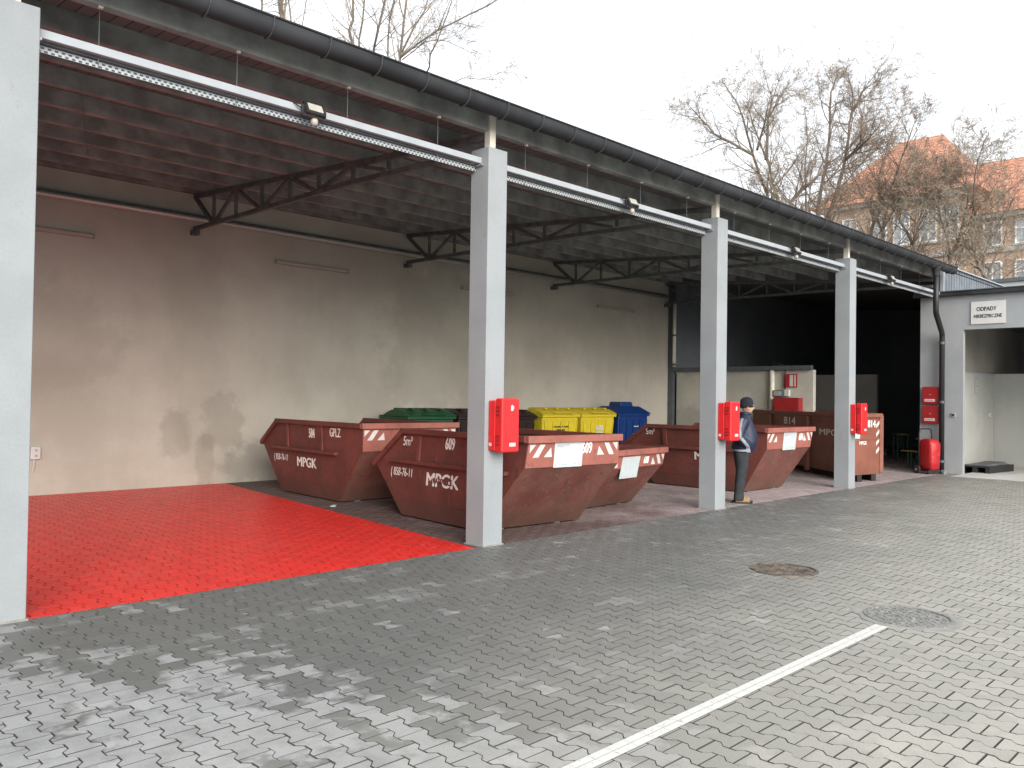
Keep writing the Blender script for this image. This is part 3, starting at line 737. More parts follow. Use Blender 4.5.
txt('814', .26, M['stencil'], o, on_side(21.05, 1.22), sd3, T(sn), 1.9, .004)
txt('MPGK', .20, M['stencil'], o, on_side(18.75, 1.02), sd3, T(sn), 2.3, .005)
ed2 = (q[1]-q[0]).normalized(); en2 = Vector((ed2.y, -ed2.x))
def on_end(f, z, off=.006): p = q[0].lerp(q[1], f); return (p.x+en2.x*off, p.y+en2.y*off, z)
txt('814', .22, M['stencil'], o, on_end(.66, 1.24), T(ed2), T(en2), .9, .004)
txt('MPGK', .11, M['stencil'], o, on_end(.36, .83), T(ed2), T(en2), .95, .002)
mb = MB()
for i in range(4):
    z = .58+i*.19; f0, f1 = .82, .93
    P0 = [on_end(f0, z), on_end(f1, z+.09), on_end(f1, z+.17), on_end(f0, z+.08)]; P1 = [on_end(f0, z, .009), on_end(f1, z+.09, .009), on_end(f1, z+.17, .009), on_end(f0, z+.08, .009)]
    mb.add(P0+P1, [(0,1,2,3), (4,5,6,7), (0,1,5,4), (1,2,6,5), (2,3,7,6), (3,0,4,7)])
mb.build('warning_stripes', M['stripe'], o)
a, b = on_end(.05, .92, .012), on_end(.95, .92, .012); MB().beam(a, b, .02, .025).build('door_seam', M['box_cont'], o)
MB().add([on_end(.04, .90, .013), on_end(.24, .90, .013), on_end(.24, 1.12, .013), on_end(.04, 1.12, .013)], [(0,1,2,3)]).build('notice_sheet', M['sheet'], o, fix=False)

# ------------------------------------------------------------------ wheeled bins along the back wall
def bin4(label, loc, rz, mt, dome=False, sticker=None, wd=1.26, dp=.95, H=1.32, group='large wheeled bins by the back wall'):
    o = thing('wheeled_bin', label, 'bin', (loc[0], loc[1], 0), rz, group)
    a, b = wd/2, dp/2
    mb = MB().hexa([(-a*.84, -b*.76, .18), (a*.84, -b*.76, .18), (a*.84, b*.8, .18), (-a*.84, b*.8, .18)], [(-a*.97, -b*.96, H-.14), (a*.97, -b*.96, H-.14), (a*.97, b*.97, H-.14), (-a*.97, b*.97, H-.14)])
    bd = mb.build('body', M[mt], o, bevel=.05, seg=3)
    for k in range(9):
        u = -a*.8+k*a*.2
        MB().beam((u*.95, -b*.85-.006, .40), (u*1.1, -b*.965+.006, H-.25), .022, .03, up=(0,-1,0)).build('rib', M[mt], bd) if k % 2 == 0 else None
    MB().bx(-a-.01, a+.01, -b-.02, b+.01, H-.16, H-.10).build('rim', M[mt], o, bevel=.018)
    if dome:
        lid = MB().hexa([(-a-.07, -b-.06, H-.098), (a+.07, -b-.06, H-.098), (a+.07, b+.04, H-.098), (-a-.07, b+.04, H-.098)], [(-a*.7, -b*.62, H+.10), (a*.7, -b*.62, H+.10), (a*.7, b*.7, H+.10), (-a*.7, b*.7, H+.10)]).build('lid', M[mt], o, bevel=.03, seg=3)
        MB().hexa([(-a*.42, -b*.45, H+.095), (a*.42, -b*.45, H+.095), (a*.42, b*.45, H+.095), (-a*.42, b*.45, H+.095)], [(-a*.38, -b*.4, H+.22), (a*.38, -b*.4, H+.22), (a*.38, b*.4, H+.22), (-a*.38, b*.4, H+.22)]).build('filling_port', M[mt], lid, bevel=.02)
    else:
        n = 7; vs = []
        for j in range(n+1):
            t_ = j/n; y = -b-.03+(2*b+.03)*t_; z = H-.10+.15*math.sin(PI*min(1, t_*1.15))*.9+.02
            vs += [(-a-.015, y, z), (a+.015, y, z), (a+.015, y, H-.098), (-a-.015, y, H-.098)]
        fs = [(0,1,2,3), tuple(4*n+i for i in (3,2,1,0))]
        for j in range(n):
            for i in range(4): i2 = (i+1) % 4; fs.append((4*j+i, 4*j+i2, 4*j+4+i2, 4*j+4+i))
        lid = MB().add(vs, fs).build('lid', M[mt], o, bevel=.012)
        for u in (-a*.6, 0, a*.6): MB().bx(u-.04, u+.04, -b*.7, b*.6, H+.035, H+.075).build('lid_rib', M[mt], lid, bevel=.012)
        MB().tube([(-a*.5, -b-.03, H-.06), (-a*.5, -b-.08, H-.05), (a*.5, -b-.08, H-.05), (a*.5, -b-.03, H-.06)], .014, 6).build('lid_handle', M[mt], lid)
    for sx in (-1, 1):
        MB().cyl((sx*(a+.0), 0, H-.22), (sx*(a+.06), 0, H-.22), .03, 10).build('lifting_pin', M['rubber'], o)
        for sy in (-1, 1):
            wv = MB().cyl((sx*a*.72-.025, sy*b*.62, .08), (sx*a*.72+.025, sy*b*.62, .08), .08, 16).build('castor', M['rubber'], o)
            MB().bx(sx*a*.72-.04, sx*a*.72+.04, sy*b*.62-.03, sy*b*.62+.03, .10, .20).build('castor_fork', M['zinc'], wv)
    if sticker == 'sheets':
        mb = MB()
        for z in (.96, .80, .64): mb.box((.05, -b*.93, z), (.24, .012, .13))
        st = mb.build('label_plate', M['sticker'], o); st.rotation_euler = (0, 0, 0)
        mb = MB()
        for z in (.99, .96, .93, .83, .80): mb.box((.05, -b*.93-.008, z), (.18, .006, .010))
        mb.build('printed_lines', M['text_grey'], st)
    if sticker == 'print':
        mb = MB(); rr = random.Random(3)
        for z, n_ in ((1.01, 9), (.93, 5)):
            for k in range(n_): mb.box((-.25+k*.062+(.12 if n_ == 5 else 0), -b*.945, z), (rr.uniform(.02, .05), .012, .035))
        mb.build('printed_lines', M['ink'], o)
    if sticker == 'marks':
        mb = MB()
        for z, l_ in ((.98, .18), (.78, .26), (.74, .2), (.58, .12)): mb.box((.12, -b*.93, z), (l_, .014, .022))
        mb.build('printed_lines', M['sticker'], o)
    return o
bin4('dark green wheeled bin, its lid just showing above the skips', (11.22, 14.10, 0), 0, 'green_bin', wd=1.30, dp=1.0, H=1.38)
bin4('dark brown wheeled bin standing right beside the green bin', (12.62, 14.15, 0), 0, 'brown_bin', wd=1.2, H=1.37)
bin4('dark brown wheeled bin standing right beside the yellow bins', (13.93, 14.15, 0), 0, 'brown_bin', wd=1.15, H=1.35)
bin4('yellow wheeled bin with black print, next to the brown bin', (15.33, 14.05, 0), R(-4), 'yellow_bin', sticker='print', wd=1.28, H=1.40)
bin4('yellow wheeled bin with white label sheets, next to the blue bin', (16.78, 14.05, 0), R(-4), 'yellow_bin', sticker='sheets', wd=1.28, H=1.40)
bin4('dark blue wheeled bin with a raised filling port, at the end of the row', (18.20, 14.0, 0), R(-6), 'blue_bin', dome=True, sticker='marks', wd=1.2, dp=1.0, H=1.42)

# socket on the back wall, half hidden by the pillar
o = thing('wall_socket', 'white double socket low on the beige wall beside the leftmost pillar', 'socket', (4.06, BW, .69))
MB().bx(-.06, .09, -.06, 0, -.10, .11).build('housing', M['sticker'], o, bevel=.012)
for z in (-.04, .05): MB().cyl((.02, -.061, z), (.02, -.066, z), .022, 12).build('socket_face', M['text_grey'], o)
MB().tube([(.0, -.03, -.10), (.0, -.03, -.2), (-.02, -.02, -.3)], .012, 6).build('cable', M['sticker'], o)
o = thing('paper_scrap', 'crumpled white paper scrap beside the red painted floor near the skips', 'litter', (7.02, 10.85, 0))
mb = MB(); rr = random.Random(2)
for k in range(4): mb.box((rr.uniform(-.06, .06), rr.uniform(-.05, .05), .018), (.07, .05, .004), M=Matrix.Rotation(rr.uniform(-.5, .5), 3, 'X') @ Matrix.Rotation(rr.uniform(0, 3), 3, 'Z'))
mb.build('paper', M['sticker'], o)

# ------------------------------------------------------------------ annex with the hazardous waste store
ax = 22.0
annex = thing('annex_building', 'low grey rendered annex with a wide doorway and dark flat roof edge', 'building', (ax, 5.0, 0))
AY = 5.0
def ab(mb, x0, x1, y0, y1, z0, z1): return mb.bx(x0-ax, x1-ax, y0-AY, y1-AY, z0, z1)
OP0, OP1, OH, AH = -1.6, 6.53, 3.52, 4.36  # opening widened out of view so more sky light enters the annex
mb = MB(); ab(mb, ax, ax+.14, OP1, 7.52, 0, AH); ab(mb, ax, ax+.14, -2.6, OP0, 0, AH); ab(mb, ax, ax+.14, OP0, OP1, OH, AH)
mb.build('front_wall', M['grey_plaster'], annex)
mb = MB(); ab(mb, ax-.10, ax+11, -2.7, 7.05, AH+.02, AH+.10); mb.build('roof', M['gutter'], annex)
mb = MB(); ab(mb, ax-.14, ax+.02, -2.7, 7.66, AH-.01, AH+.09); mb.build('roof_edge', M['gutter'], annex, bevel=.006)
mb = MB(); ab(mb, ax-.16, ax-.06, -2.7, 7.62, AH+.092, AH+.112); mb.build('edge_flashing', M['zinc'], annex)
mb = MB(); ab(mb, ax+.14, ax+7.0, 6.94, 7.06, 0, AH); mb.build('side_wall', plaster('annex_beige', (.33,.31,.27), (.40,.38,.34)), annex)
mb = MB(); ab(mb, ax+3.9, ax+4.04, -2.5, 6.93, 0, 2.56); mb.build('partition', M['white_plaster'], annex)
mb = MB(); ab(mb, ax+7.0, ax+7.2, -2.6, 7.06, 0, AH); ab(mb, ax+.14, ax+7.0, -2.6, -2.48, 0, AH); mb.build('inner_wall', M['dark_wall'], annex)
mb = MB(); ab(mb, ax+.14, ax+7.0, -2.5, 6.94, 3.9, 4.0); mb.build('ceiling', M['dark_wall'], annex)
mb = MB(); ab(mb, ax+.5, ax+3.88, 6.90, 6.938, 0, 2.52); mb.build('wall_panel', M['white_plaster'], annex)
mb = MB(); ab(mb, ax+.45, ax+.53, 6.88, 6.939, 0, 2.56); ab(mb, ax+.45, ax+3.88, 6.88, 6.939, 2.52, 2.56); mb.build('panel_trim', M['white_metal'], annex)
mb = MB(); ab(mb, ax-.75, ax+7, -2.5, OP1+.02, -.011, .006); structure(mb.build('doorway_slab', M['slab'], None), 'pale concrete slab running into the annex doorway', 'floor')
bpy.data.objects['doorway_slab'].location = (ax, AY, 0)
mb = MB(); x = ax+.06
while x < ax+6.5:
    ab(mb, x, x+.16, 7.0, 7.06, 4.46, 5.13); ab(mb, x+.16, x+.20, 7.03, 7.06, 4.46, 5.13); x += .20
mb.build('parapet_cladding', plain('zinc_cladding', (.20,.235,.27), .5, .25, var=.18, sc=2), annex)
mb = MB(); ab(mb, ax-.02, ax+6.6, 6.94, 7.2, 5.13, 5.16); ab(mb, ax-.02, ax+.05, 6.98, 7.06, 4.46, 5.125); mb.build('cladding_trim', M['white_metal'], annex)
o = thing('parapet_wall', 'pale grey green parapet wall with a dark coping beyond the annex roof', 'wall', (33.0, 2, 0))
MB().bx(0, .3, -12, 7.2, 0, 6.05).build('wall', plaster('pale_green_render', (.38,.42,.40), (.46,.49,.47), bump=.05), o)
MB().bx(-.08, .38, -12, 7.25, 6.05, 6.17).build('coping', M['steel_mid'], o)

o = thing('name_sign', 'white ODPADY NIEBEZPIECZNE sign on the grey lintel over the annex doorway', 'sign', (ax, 5.99, 3.905))
MB().bx(-.025, -.001, -.37, .37, -.27, .27).build('plate', M['sticker'], o, bevel=.004)
txt('ODPADY', .135, M['ink'], o, (-.028, .03, .085), (0, -1, 0), (-1, 0, 0), .78, .003)
txt('NIEBEZPIECZNE', .115, M['ink'], o, (-.028, 0, -.085), (0, -1, 0), (-1, 0, 0), .74, .002)

for i, (z, lab) in enumerate(((1.91, 'upper red metal cabinet on the grey pier beside the drainpipe'), (1.435, 'lower red metal cabinet on the grey pier above the shopping trolley'))):
    o = thing('wall_cabinet', lab, 'fire cabinet', (ax, 7.235, z), 0, 'red cabinets on the annex pier')
    MB().bx(-.13, 0, -.19, .19, -.21, .215).build('housing', M['red_metal'], o, bevel=.01)
    MB().bx(-.142, -.13, -.18, .18, -.20, .205).build('door', M['red_metal'], o, bevel=.004)
    MB().bx(-.1445, -.142, -.11, .13, -.15, -.09).build('label_plate', M['sticker'], o)
    mb = MB()
    for k in range(6): mb.bx(-.146, -.1445, -.08+k*.034, -.06+k*.034, -.135, -.105)
    mb.build('printed_lines', M['red_ink'], o)
    MB().cyl((-.142, 0, .02), (-.155, 0, .02), .014, 10).build('lock', M['galv'], o)
o = thing('push_switch', 'small dark switch on the grey pier left of the annex doorway', 'switch', (ax, 6.74, 1.44))
MB().bx(-.03, 0, -.045, .045, -.05, .05).build('housing', M['text_grey'], o, bevel=.006)
MB().bx(-.036, -.03, -.03, .03, -.03, .03).build('button', M['ink'], o)
o = thing('wall_socket', 'white socket on the panelled side wall inside the annex', 'socket', (25.45, 6.90, 1.42))
MB().bx(-.06, .06, -.05, 0, -.06, .06).build('housing', M['sticker'], o, bevel=.01)
MB().cyl((0, -.05, 0), (0, -.056, 0), .03, 12).build('socket_face', M['text_grey'], o)
o = thing('wall_notice', 'grey notice sheet high on the panelled side wall inside the annex', 'notice', (24.35, 6.899, 2.2))
MB().bx(-.18, .18, -.012, 0, -.22, .22).build('sheet', M['text_grey'], o)
MB().bx(-.15, .15, -.015, -.012, .02, .18).bx(-.15, .15, -.015, -.012, -.18, -.02).build('printed_lines', M['white_plaster'], o)
o = thing('drainpipe', 'black drainpipe with an offset bend running down the grey annex pier', 'drainpipe', (20.55, 6.685, 0))
MB().tube([(0, 0, 4.86), (0, 0, 3.88), (.05, .01, 3.80), (1.27, .27, 3.44), (1.32, .285, 3.34), (1.325, .285, .0)], .062, 14).build('pipe', M['black'], o, smooth=True)
MB().lathe([(.075, 4.68), (.075, 4.76), (.10, 4.86), (.10, 4.90)], 14).build('outlet', M['gutter'], o)
for z in (3.2, 1.75, .3): MB().lathe([(.06, z-.03), (.075, z-.03), (.075, z+.03), (.06, z+.03)], 14, c=(1.325, .285, 0)).build('pipe_collar', M['steel_mid'], o)
MB().tube([(1.26, .25, .05), (1.20, .2, .04), (1.18, .15, .03)], .05, 10).build('drain_shoe', M['galv'], o)
#PART4
o = thing('pallet', 'flat black pallet lying on the slab just inside the annex doorway', 'pallet', (23.55, 6.42, .006), R(-6))
MB().bx(-.75, .75, -.36, .36, .13, .17).build('deck', M['rubber'], o, bevel=.008)
for y in (-.3, 0, .3): MB().bx(-.75, .75, y-.05, y+.05, 0, .129).build('runner', M['rubber'], o)
MB().hexa([(-.6, -.3, .171), (.62, -.28, .171), (.62, .3, .171), (-.6, .28, .171)], [(-.55, -.26, .20), (.55, -.2, .24), (.58, .25, .23), (-.5, .22, .19)]).build('folded_tarp', M['steel_dark'], o, bevel=.015)

# red shopping trolley
o = thing('shopping_trolley', 'red shopping trolley bag with a black handle leaning at the grey pier', 'trolley bag', (21.55, 7.14, 0), R(-118))
mb = MB(); n = 20; vs = []; rr = random.Random(5)
lv = [(.10, .17, .12), (.13, .205, .15), (.35, .215, .165), (.60, .225, .17), (.74, .22, .17), (.82, .17, .14), (.85, .10, .09)]
for z, a, b in lv:
    for k in range(n):
        t_ = 2*PI*k/n; cx_, sx_ = math.cos(t_), math.sin(t_); p = .45
        wob = 1+rr.uniform(-.025, .025)
        vs.append((a*wob*math.copysign(abs(cx_)**p, cx_), b*wob*math.copysign(abs(sx_)**p, sx_), z))
fs = [tuple(range(n-1, -1, -1)), tuple((len(lv)-1)*n+k for k in range(n))]
for i in range(len(lv)-1):
    for k in range(n): k2 = (k+1) % n; fs.append((i*n+k, i*n+k2, (i+1)*n+k2, (i+1)*n+k))
t = NT('red_nylon'); c = t.obj(); t.bump(t.noise(c, 14, 4, .6, .6), .7, .03)
mb.add(vs, fs).build('bag', t.fin(t.mix(t.noise(c, 8, 4), (.38,.012,.016), (.48,.02,.028)), .32), o, smooth=True)
MB().tube([(-.13, -.19, .10), (-.13, -.19, .95), (-.13, -.17, 1.06), (-.13, -.12, 1.09), (-.13, .12, 1.09), (-.13, .17, 1.06), (-.13, .19, .95), (-.13, .19, .10)], .019, 8).build('handle', M['black'], o, smooth=True)
MB().bx(-.18, .16, -.18, .18, .06, .10).bx(.10, .14, -.16, .16, 0, .06).build('frame', M['black'], o)
for y in (-.24, .24): 
    wv = MB().cyl((-.15, y-.02, .10), (-.15, y+.02, .10), .10, 20).build('wheel', M['rubber'], o); MB().cyl((-.15, y-.025, .10), (-.15, y+.025, .10), .035, 10).build('hub', M['galv'], wv)
MB().bx(.205, .222, -.10, .10, .45, .62).build('pocket', M['red_box'], o, bevel=.01)

M['wood'] = plain('varnished_wood', (.34,.22,.09), .5, var=.2, sc=5)
M['green_steel'] = plain('green_steel', (.02,.13,.075), .45)
def bench(label, loc, rz, L, h, wd, name='beer_bench'):
    o = thing(name, label, 'bench', (loc[0], loc[1], 0), rz)
    MB().bx(-L/2, L/2, -wd/2, wd/2, h-.03, h).build('seat', M['wood'], o, bevel=.006)
    for s_ in (-1, 1):
        x = s_*(L/2-.22)
        MB().tube([(x, -wd*.42, 0), (x, -wd*.42, h-.04), (x, wd*.42, h-.04), (x, wd*.42, 0)], .016, 6).tube([(x, -wd*.42, h*.35), (x, wd*.42, h*.35)], .012, 6).tube([(x, 0, h*.35), (x-s_*.3, 0, h-.03)], .012, 6).build('leg_frame', M['green_steel'], o)
    return o
bench('small wooden bench on a green steel frame at the mouth of the dark hall', (23.0, 8.0), R(65), .55, .47, .36)
bench('taller wooden table on green steel legs behind the red trolley bag', (23.1, 7.62), R(80), .55, .80, .5, 'folding_table')
bench('wooden bench standing further back in the dark hall', (25.9, 9.4), R(30), 1.1, .80, .32)

# ------------------------------------------------------------------ school behind
SB = thing('school_building', 'far brick school building with a steep orange tiled roof behind bare trees', 'building', (62, 10, 0))
t = NT('brick'); c = t.pos(); x, y, z = t.sep(c)
cv = t.n('ShaderNodeCombineXYZ'); t.l(t.math('ADD', y, x), cv.inputs[0]); t.l(z, cv.inputs[1])
bt_ = t.n('ShaderNodeTexBrick'); t.l(cv.outputs[0], bt_.inputs['Vector']); bt_.inputs['Scale'].default_value = 3.2
bt_.inputs['Color1'].default_value = (.48,.31,.22,1); bt_.inputs['Color2'].default_value = (.58,.40,.30,1); bt_.inputs['Mortar'].default_value = (.42,.37,.31,1); bt_.inputs['Mortar Size'].default_value = .03  # brick colours lightened to stand for the glare washing over the school
M['brick'] = t.fin(t.mix(t.math('MULTIPLY', t.noise(c, .5, 5), .4), bt_.outputs['Color'], (.30,.2,.14)), .9)
t = NT('orange_tiles'); c = t.pos(); x, y, z = t.sep(c)
rw = t.math('FRACT', t.math('MULTIPLY', z, 1/.30)); rid = t.math('FLOOR', t.math('MULTIPLY', z, 1/.30)); 
cl = t.math('FRACT', t.math('MULTIPLY', t.math('ADD', y, x), 1/.3))
cc = t.mix(t.noise(c, 1.2, 6, .65), (.52,.225,.14), (.64,.31,.205))  # tile colours raised as well, with the glare over the roof in them
cc = t.mix(t.math('MULTIPLY', t.math('LESS_THAN', rw, .22), .55), cc, (.22,.05,.025)); cc = t.mix(t.math('MULTIPLY', t.math('LESS_THAN', cl, .16), .3), cc, (.25,.06,.03))
M['tiles'] = t.fin(cc, .8)
M['stone_band'] = plain('stone_band', (.40,.39,.36), .9); M['win_white'] = plain('window_white', (.78,.78,.75), .5)
M['pane'] = plain('window_pane', (.34,.38,.41), .06, 0, var=.3, sc=.6)
def lb(mb, x0, x1, y0, y1, z0, z1): return mb.bx(x0-62, x1-62, y0-10, y1-10, z0, z1)
L_ = lambda x, y, z: (x-62, y-10, z)
mb = MB(); lb(mb, 62, 74, -14, 18.2, 0, 14.6); mb.build('wing_wall', M['brick'], SB)
mb = MB(); lb(mb, 61.4, 75, 18.2, 28.0, 0, 16.5); mb.build('pavilion_wall', M['brick'], SB)
mb = MB().hexa([L_(61.3, -14.5, 14.5), L_(74.7, -14.5, 14.5), L_(74.7, 18.2, 14.5), L_(61.3, 18.2, 14.5)], [L_(67.9, -14.5, 19.6), L_(68.1, -14.5, 19.6), L_(68.1, 20, 19.6), L_(67.9, 20, 19.6)])
mb.build('wing_roof', M['tiles'], SB)
mb = MB().hexa([L_(60.8, 17.2, 16.4), L_(75.6, 17.2, 16.4), L_(75.6, 28.9, 16.4), L_(60.8, 28.9, 16.4)], [L_(67.9, 21.7, 22.4), L_(68.4, 21.7, 22.4), L_(68.4, 24.9, 22.4), L_(67.9, 24.9, 22.4)])
rf = mb.build('pavilion_roof', M['tiles'], SB)
mb = MB(); lb(mb, 61.85, 62.0, -14, 18.2, 11.9, 12.2); lb(mb, 61.25, 61.4, 18.2, 28.0, 11.9, 12.2); lb(mb, 61.5, 62.0, -14, 18.2, 14.2, 14.5); lb(mb, 61.0, 61.4, 18.2, 28.0, 16.1, 16.4); mb.build('stone_band', M['stone_band'], SB)
def window(y, z0, z1, wd, x):
    mb = MB(); f_ = .09
    lb(mb, x-.10, x-.01, y-wd/2, y-wd/2+f_, z0, z1); lb(mb, x-.10, x-.01, y+wd/2-f_, y+wd/2, z0, z1); lb(mb, x-.10, x-.01, y-wd/2+f_, y+wd/2-f_, z1-f_, z1); lb(mb, x-.10, x-.01, y-wd/2+f_, y+wd/2-f_, z0, z0+f_)
    lb(mb, x-.09, x-.02, y-.04, y+.04, z0+f_, z1-f_); zm = z0+(z1-z0)*.62; lb(mb, x-.085, x-.025, y-wd/2+f_, y+wd/2-f_, zm-.04, zm+.04)
    fr = mb.build('window', M['win_white'], SB)
    mb = MB(); lb(mb, x-.05, x-.012, y-wd/2+f_-.02, y+wd/2-f_+.02, z0+.06, z1-.06); mb.build('pane', M['pane'], fr)
    mb = MB(); lb(mb, x-.2, x-.005, y-wd/2-.1, y+wd/2+.1, z0-.14, z0-.01); mb.build('sill', M['stone_band'], fr)
for y in (16.62, 14.72, 12.4, 10.5, 8.2):
    window(y, 12.36, 14.0, 1.15, 62); window(y, 9.2, 11.3, 1.15, 62); window(y, 5.6, 7.7, 1.15, 62)
for y in (26.0, 23.9, 22.3, 20.5, 19.1):
    window(y, 13.0, 15.4, 1.15, 61.4); window(y, 9.3, 11.4, 1.15, 61.4)

# ------------------------------------------------------------------ bare trees
def bark(name, a, b):
    t = NT(name); c = t.obj(); return t.fin(t.mix(t.noise(t.scale(c, (3, 3, .8)), 3, 5, .65), a, b), .95)
M['bark'] = bark('grey_bark', (.12,.10,.08), (.24,.20,.16)); M['twig'] = bark('brown_twig', (.19,.15,.115), (.30,.235,.18)); M['twig_pale'] = bark('pale_twig', (.22,.185,.145), (.36,.30,.235))  # twig tones lightened so the bright sky's glare is in the colour
def tree(label, base, limbs, depth, seed, tw=1.0, dens=1.0, lev=3, spread=1.0, twig='twig', droop=0.0, lk=1.2):
    """limbs: list of (path of image survey points, thickness); depth is the distance of the tree; every limb gets its own offset in depth"""
    rr = random.Random(seed)
    b0 = far_at(base[0], base[1], depth); root = Vector((b0.x, b0.y, 0))
    o = thing('bare_tree', label, 'tree', root, 0, 'bare trees behind the shed')
    trunk = MB(); crown = MB()
    def grow(p, d, L, r, lv):
        n = 5 if lv > 1 else 4 if lv == 1 else 2
        pts = [p]; st = L/n; dd = d.copy(); kids = []
        for i in range(n):
            dd = dd + Vector((rr.gauss(0, .13), rr.gauss(0, .13), rr.gauss((.07 if lv > 1 else -.06)-droop, .11))); dd.normalize()
            pts.append(pts[-1]+dd*st)
            if lv > 0 and i >= 0:
                for q in range(2 if lv == 1 and rr.random() < .5*dens else 1):
                    if rr.random() < .95*dens: kids.append((pts[-1], dd.copy(), 1-(i+.6)/n*.55))
        rad = [max(.0062*tw, r*(1-.75*i/n)) for i in range(n+1)]
        (crown if lv <= 2 else trunk).tube(pts, rad, 3 if lv < 2 else 5, cap=False)
        for kp, kd, f in kids:
            a = kd.orthogonal().normalized(); a.rotate(Matrix.Rotation(rr.uniform(0, 2*PI), 3, kd))
            an = rr.uniform(.4, .95)
            nd = (kd*math.cos(an)+a*math.sin(an)*spread).normalized()
            grow(kp, nd, L*rr.uniform(.5, .85)*f, r*.45, lv-1)
    for path, r0, r1, Lb in limbs:
        off0 = rr.uniform(-.5, .5); off1 = rr.uniform(-2.6, 2.6)
        pts = [root+Vector((rr.uniform(-.1, .1), rr.uniform(-.1, .1), -.2))-root] if r0 > .12 else []
        n = len(path)
        for i, (px, py) in enumerate(path):
            q = far_at(px, py, depth + (off0+off1*i/max(1, n-1))); pts.append(q-root)
        # smooth by subdividing with a little wander
        sm = [pts[0]]
        for a, b in zip(pts, pts[1:]):
            L = (b-a).length; k = max(2, int(L/.9))
            for i in range(1, k+1):
                j = Vector((rr.gauss(0, .05), rr.gauss(0, .05), rr.gauss(0, .05)))*min(1, L) if i < k else Vector()
                sm.append(a.lerp(b, i/k)+j)
        N = len(sm); rad = [r0+(r1-r0)*i/(N-1) for i in range(N)]
        trunk.tube(sm, rad, 7)
        for i in range(1, N):
            if sm[i].z < 4.8: continue
            d = (sm[i]-sm[i-1]).normalized()
            for q in range(2 if rr.random() < dens else 1):
                a = d.orthogonal().normalized(); a.rotate(Matrix.Rotation(rr.uniform(0, 2*PI), 3, d)); an = rr.uniform(.55, 1.05)
                f = .28+.72*math.sin(PI*min(1, (i/N)*1.02))
                grow(sm[i], (d*math.cos(an)+a*math.sin(an)*spread).normalized(), Lb*lk*f*rr.uniform(.45, 1.15), min(rad[i]*.5, .05), lev-1)
        grow(sm[-1], (sm[-1]-sm[-2]).normalized(), Lb*.25, rad[-1], lev-1)
    trunk.build('trunk', M['bark'], o, fix=False, smooth=True); crown.build('crown', M[twig], o, fix=False)
    return o
tree('tall bare tree with twin stems leaning apart, left of the crossing limb', (772, 330), [
    ([(772, 230), (767, 194), (753, 155), (742, 115), (728, 90)], .20, .03, 2.6), ([(753, 155), (730, 142), (714, 134), (700, 118), (693, 110)], .08, .02, 2.4),
    ([(779, 232), (777, 199), (770, 168), (757, 135), (750, 114)], .18, .03, 2.4), ([(766, 160), (768, 118), (772, 95), (776, 96)], .09, .02, 2.2), ([(757, 150), (765, 122), (770, 99)], .07, .02, 2.0)],
    44, 11, tw=.82, lk=1.45, dens=1.0, lev=4, twig='twig_pale')
tree('tallest bare tree with two straight trunks and a crossing limb, beside the orange roof', (822, 330), [
    ([(816, 240), (818, 209), (826, 165), (830, 125), (831, 92), (837, 76)], .20, .03, 2.6), ([(826, 245), (830, 212), (843, 170), (849, 135), (852, 110), (851, 86)], .23, .03, 2.6),
    ([(852, 112), (862, 92), (871, 84)], .09, .02, 2.2), ([(845, 160), (860, 147), (868, 140), (876, 130)], .10, .025, 2.2),
    ([(790, 203), (800, 192), (810, 183), (824, 170)], .16, .06, 2.0), ([(806, 236), (806, 208), (805, 165), (806, 118)], .07, .02, 1.8)],
    42, 23, tw=.82, lk=1.4, dens=1.0, lev=4)
tree('twisted bare tree with dark forked trunks in front of the orange roof', (880, 330), [
    ([(866, 262), (873, 225), (880, 200), (878, 178), (888, 144), (900, 118)], .17, .02, 2.3), ([(884, 270), (882, 232), (888, 205), (900, 180), (912, 160)], .17, .02, 2.3),
    ([(874, 220), (862, 195), (850, 172), (846, 150)], .08, .02, 2.0), ([(880, 200), (893, 185), (905, 150), (914, 124)], .08, .02, 2.2), ([(884, 236), (870, 205), (858, 190)], .07, .02, 1.8)],
    46, 35, tw=.9, lk=1.6, dens=1.0, lev=4)
tree('bare tree with a dense twiggy crown, in front of the middle school windows', (935, 330), [
    ([(912, 282), (913, 245), (918, 225), (926, 195), (930, 165)], .16, .02, 2.5), ([(948, 285), (950, 256), (945, 232), (938, 205), (944, 178)], .15, .02, 2.5), ([(950, 256), (962, 228), (968, 200), (962, 176)], .10, .02, 2.4),
    ([(913, 245), (900, 222), (894, 200)], .09, .02, 2.2), ([(918, 226), (935, 205), (950, 190)], .08, .02, 2.2)],
    45, 47, tw=1.0, lk=1.7, dens=1.05, lev=4, twig='twig_pale')
tree('low bare tree with a dark forked trunk by the pale parapet wall', (986, 330), [
    ([(986, 292), (987, 279), (993, 262), (1004, 245), (1008, 222)], .13, .02, 2.2), ([(987, 280), (978, 262), (972, 240), (976, 215)], .11, .02, 2.2), ([(982, 268), (990, 240), (992, 212)], .07, .02, 2.0), ([(976, 222), (974, 190), (977, 164), (984, 142)], .05, .012, 1.8)],
    43, 59, tw=1.0, lk=1.6, dens=1.05, lev=4, twig='twig_pale')
tree('bare tree with several upright stems rising behind the shed gutter at the top', (350, 330), [
    ([(353, 60), (353, 46), (353, 20), (352, -20), (354, -60)], .06, .035, 1.8), ([(358, 60), (359, 40), (364, 5), (368, -30)], .045, .02, 1.5),
    ([(372, 70), (374, 48), (384, 5), (392, -40)], .05, .03, 1.8), ([(385, 70), (388, 40), (394, 0), (398, -30)], .035, .02, 1.4)],
    30, 71, tw=.62, dens=.95, lev=3, lk=1.5, twig='twig_pale')
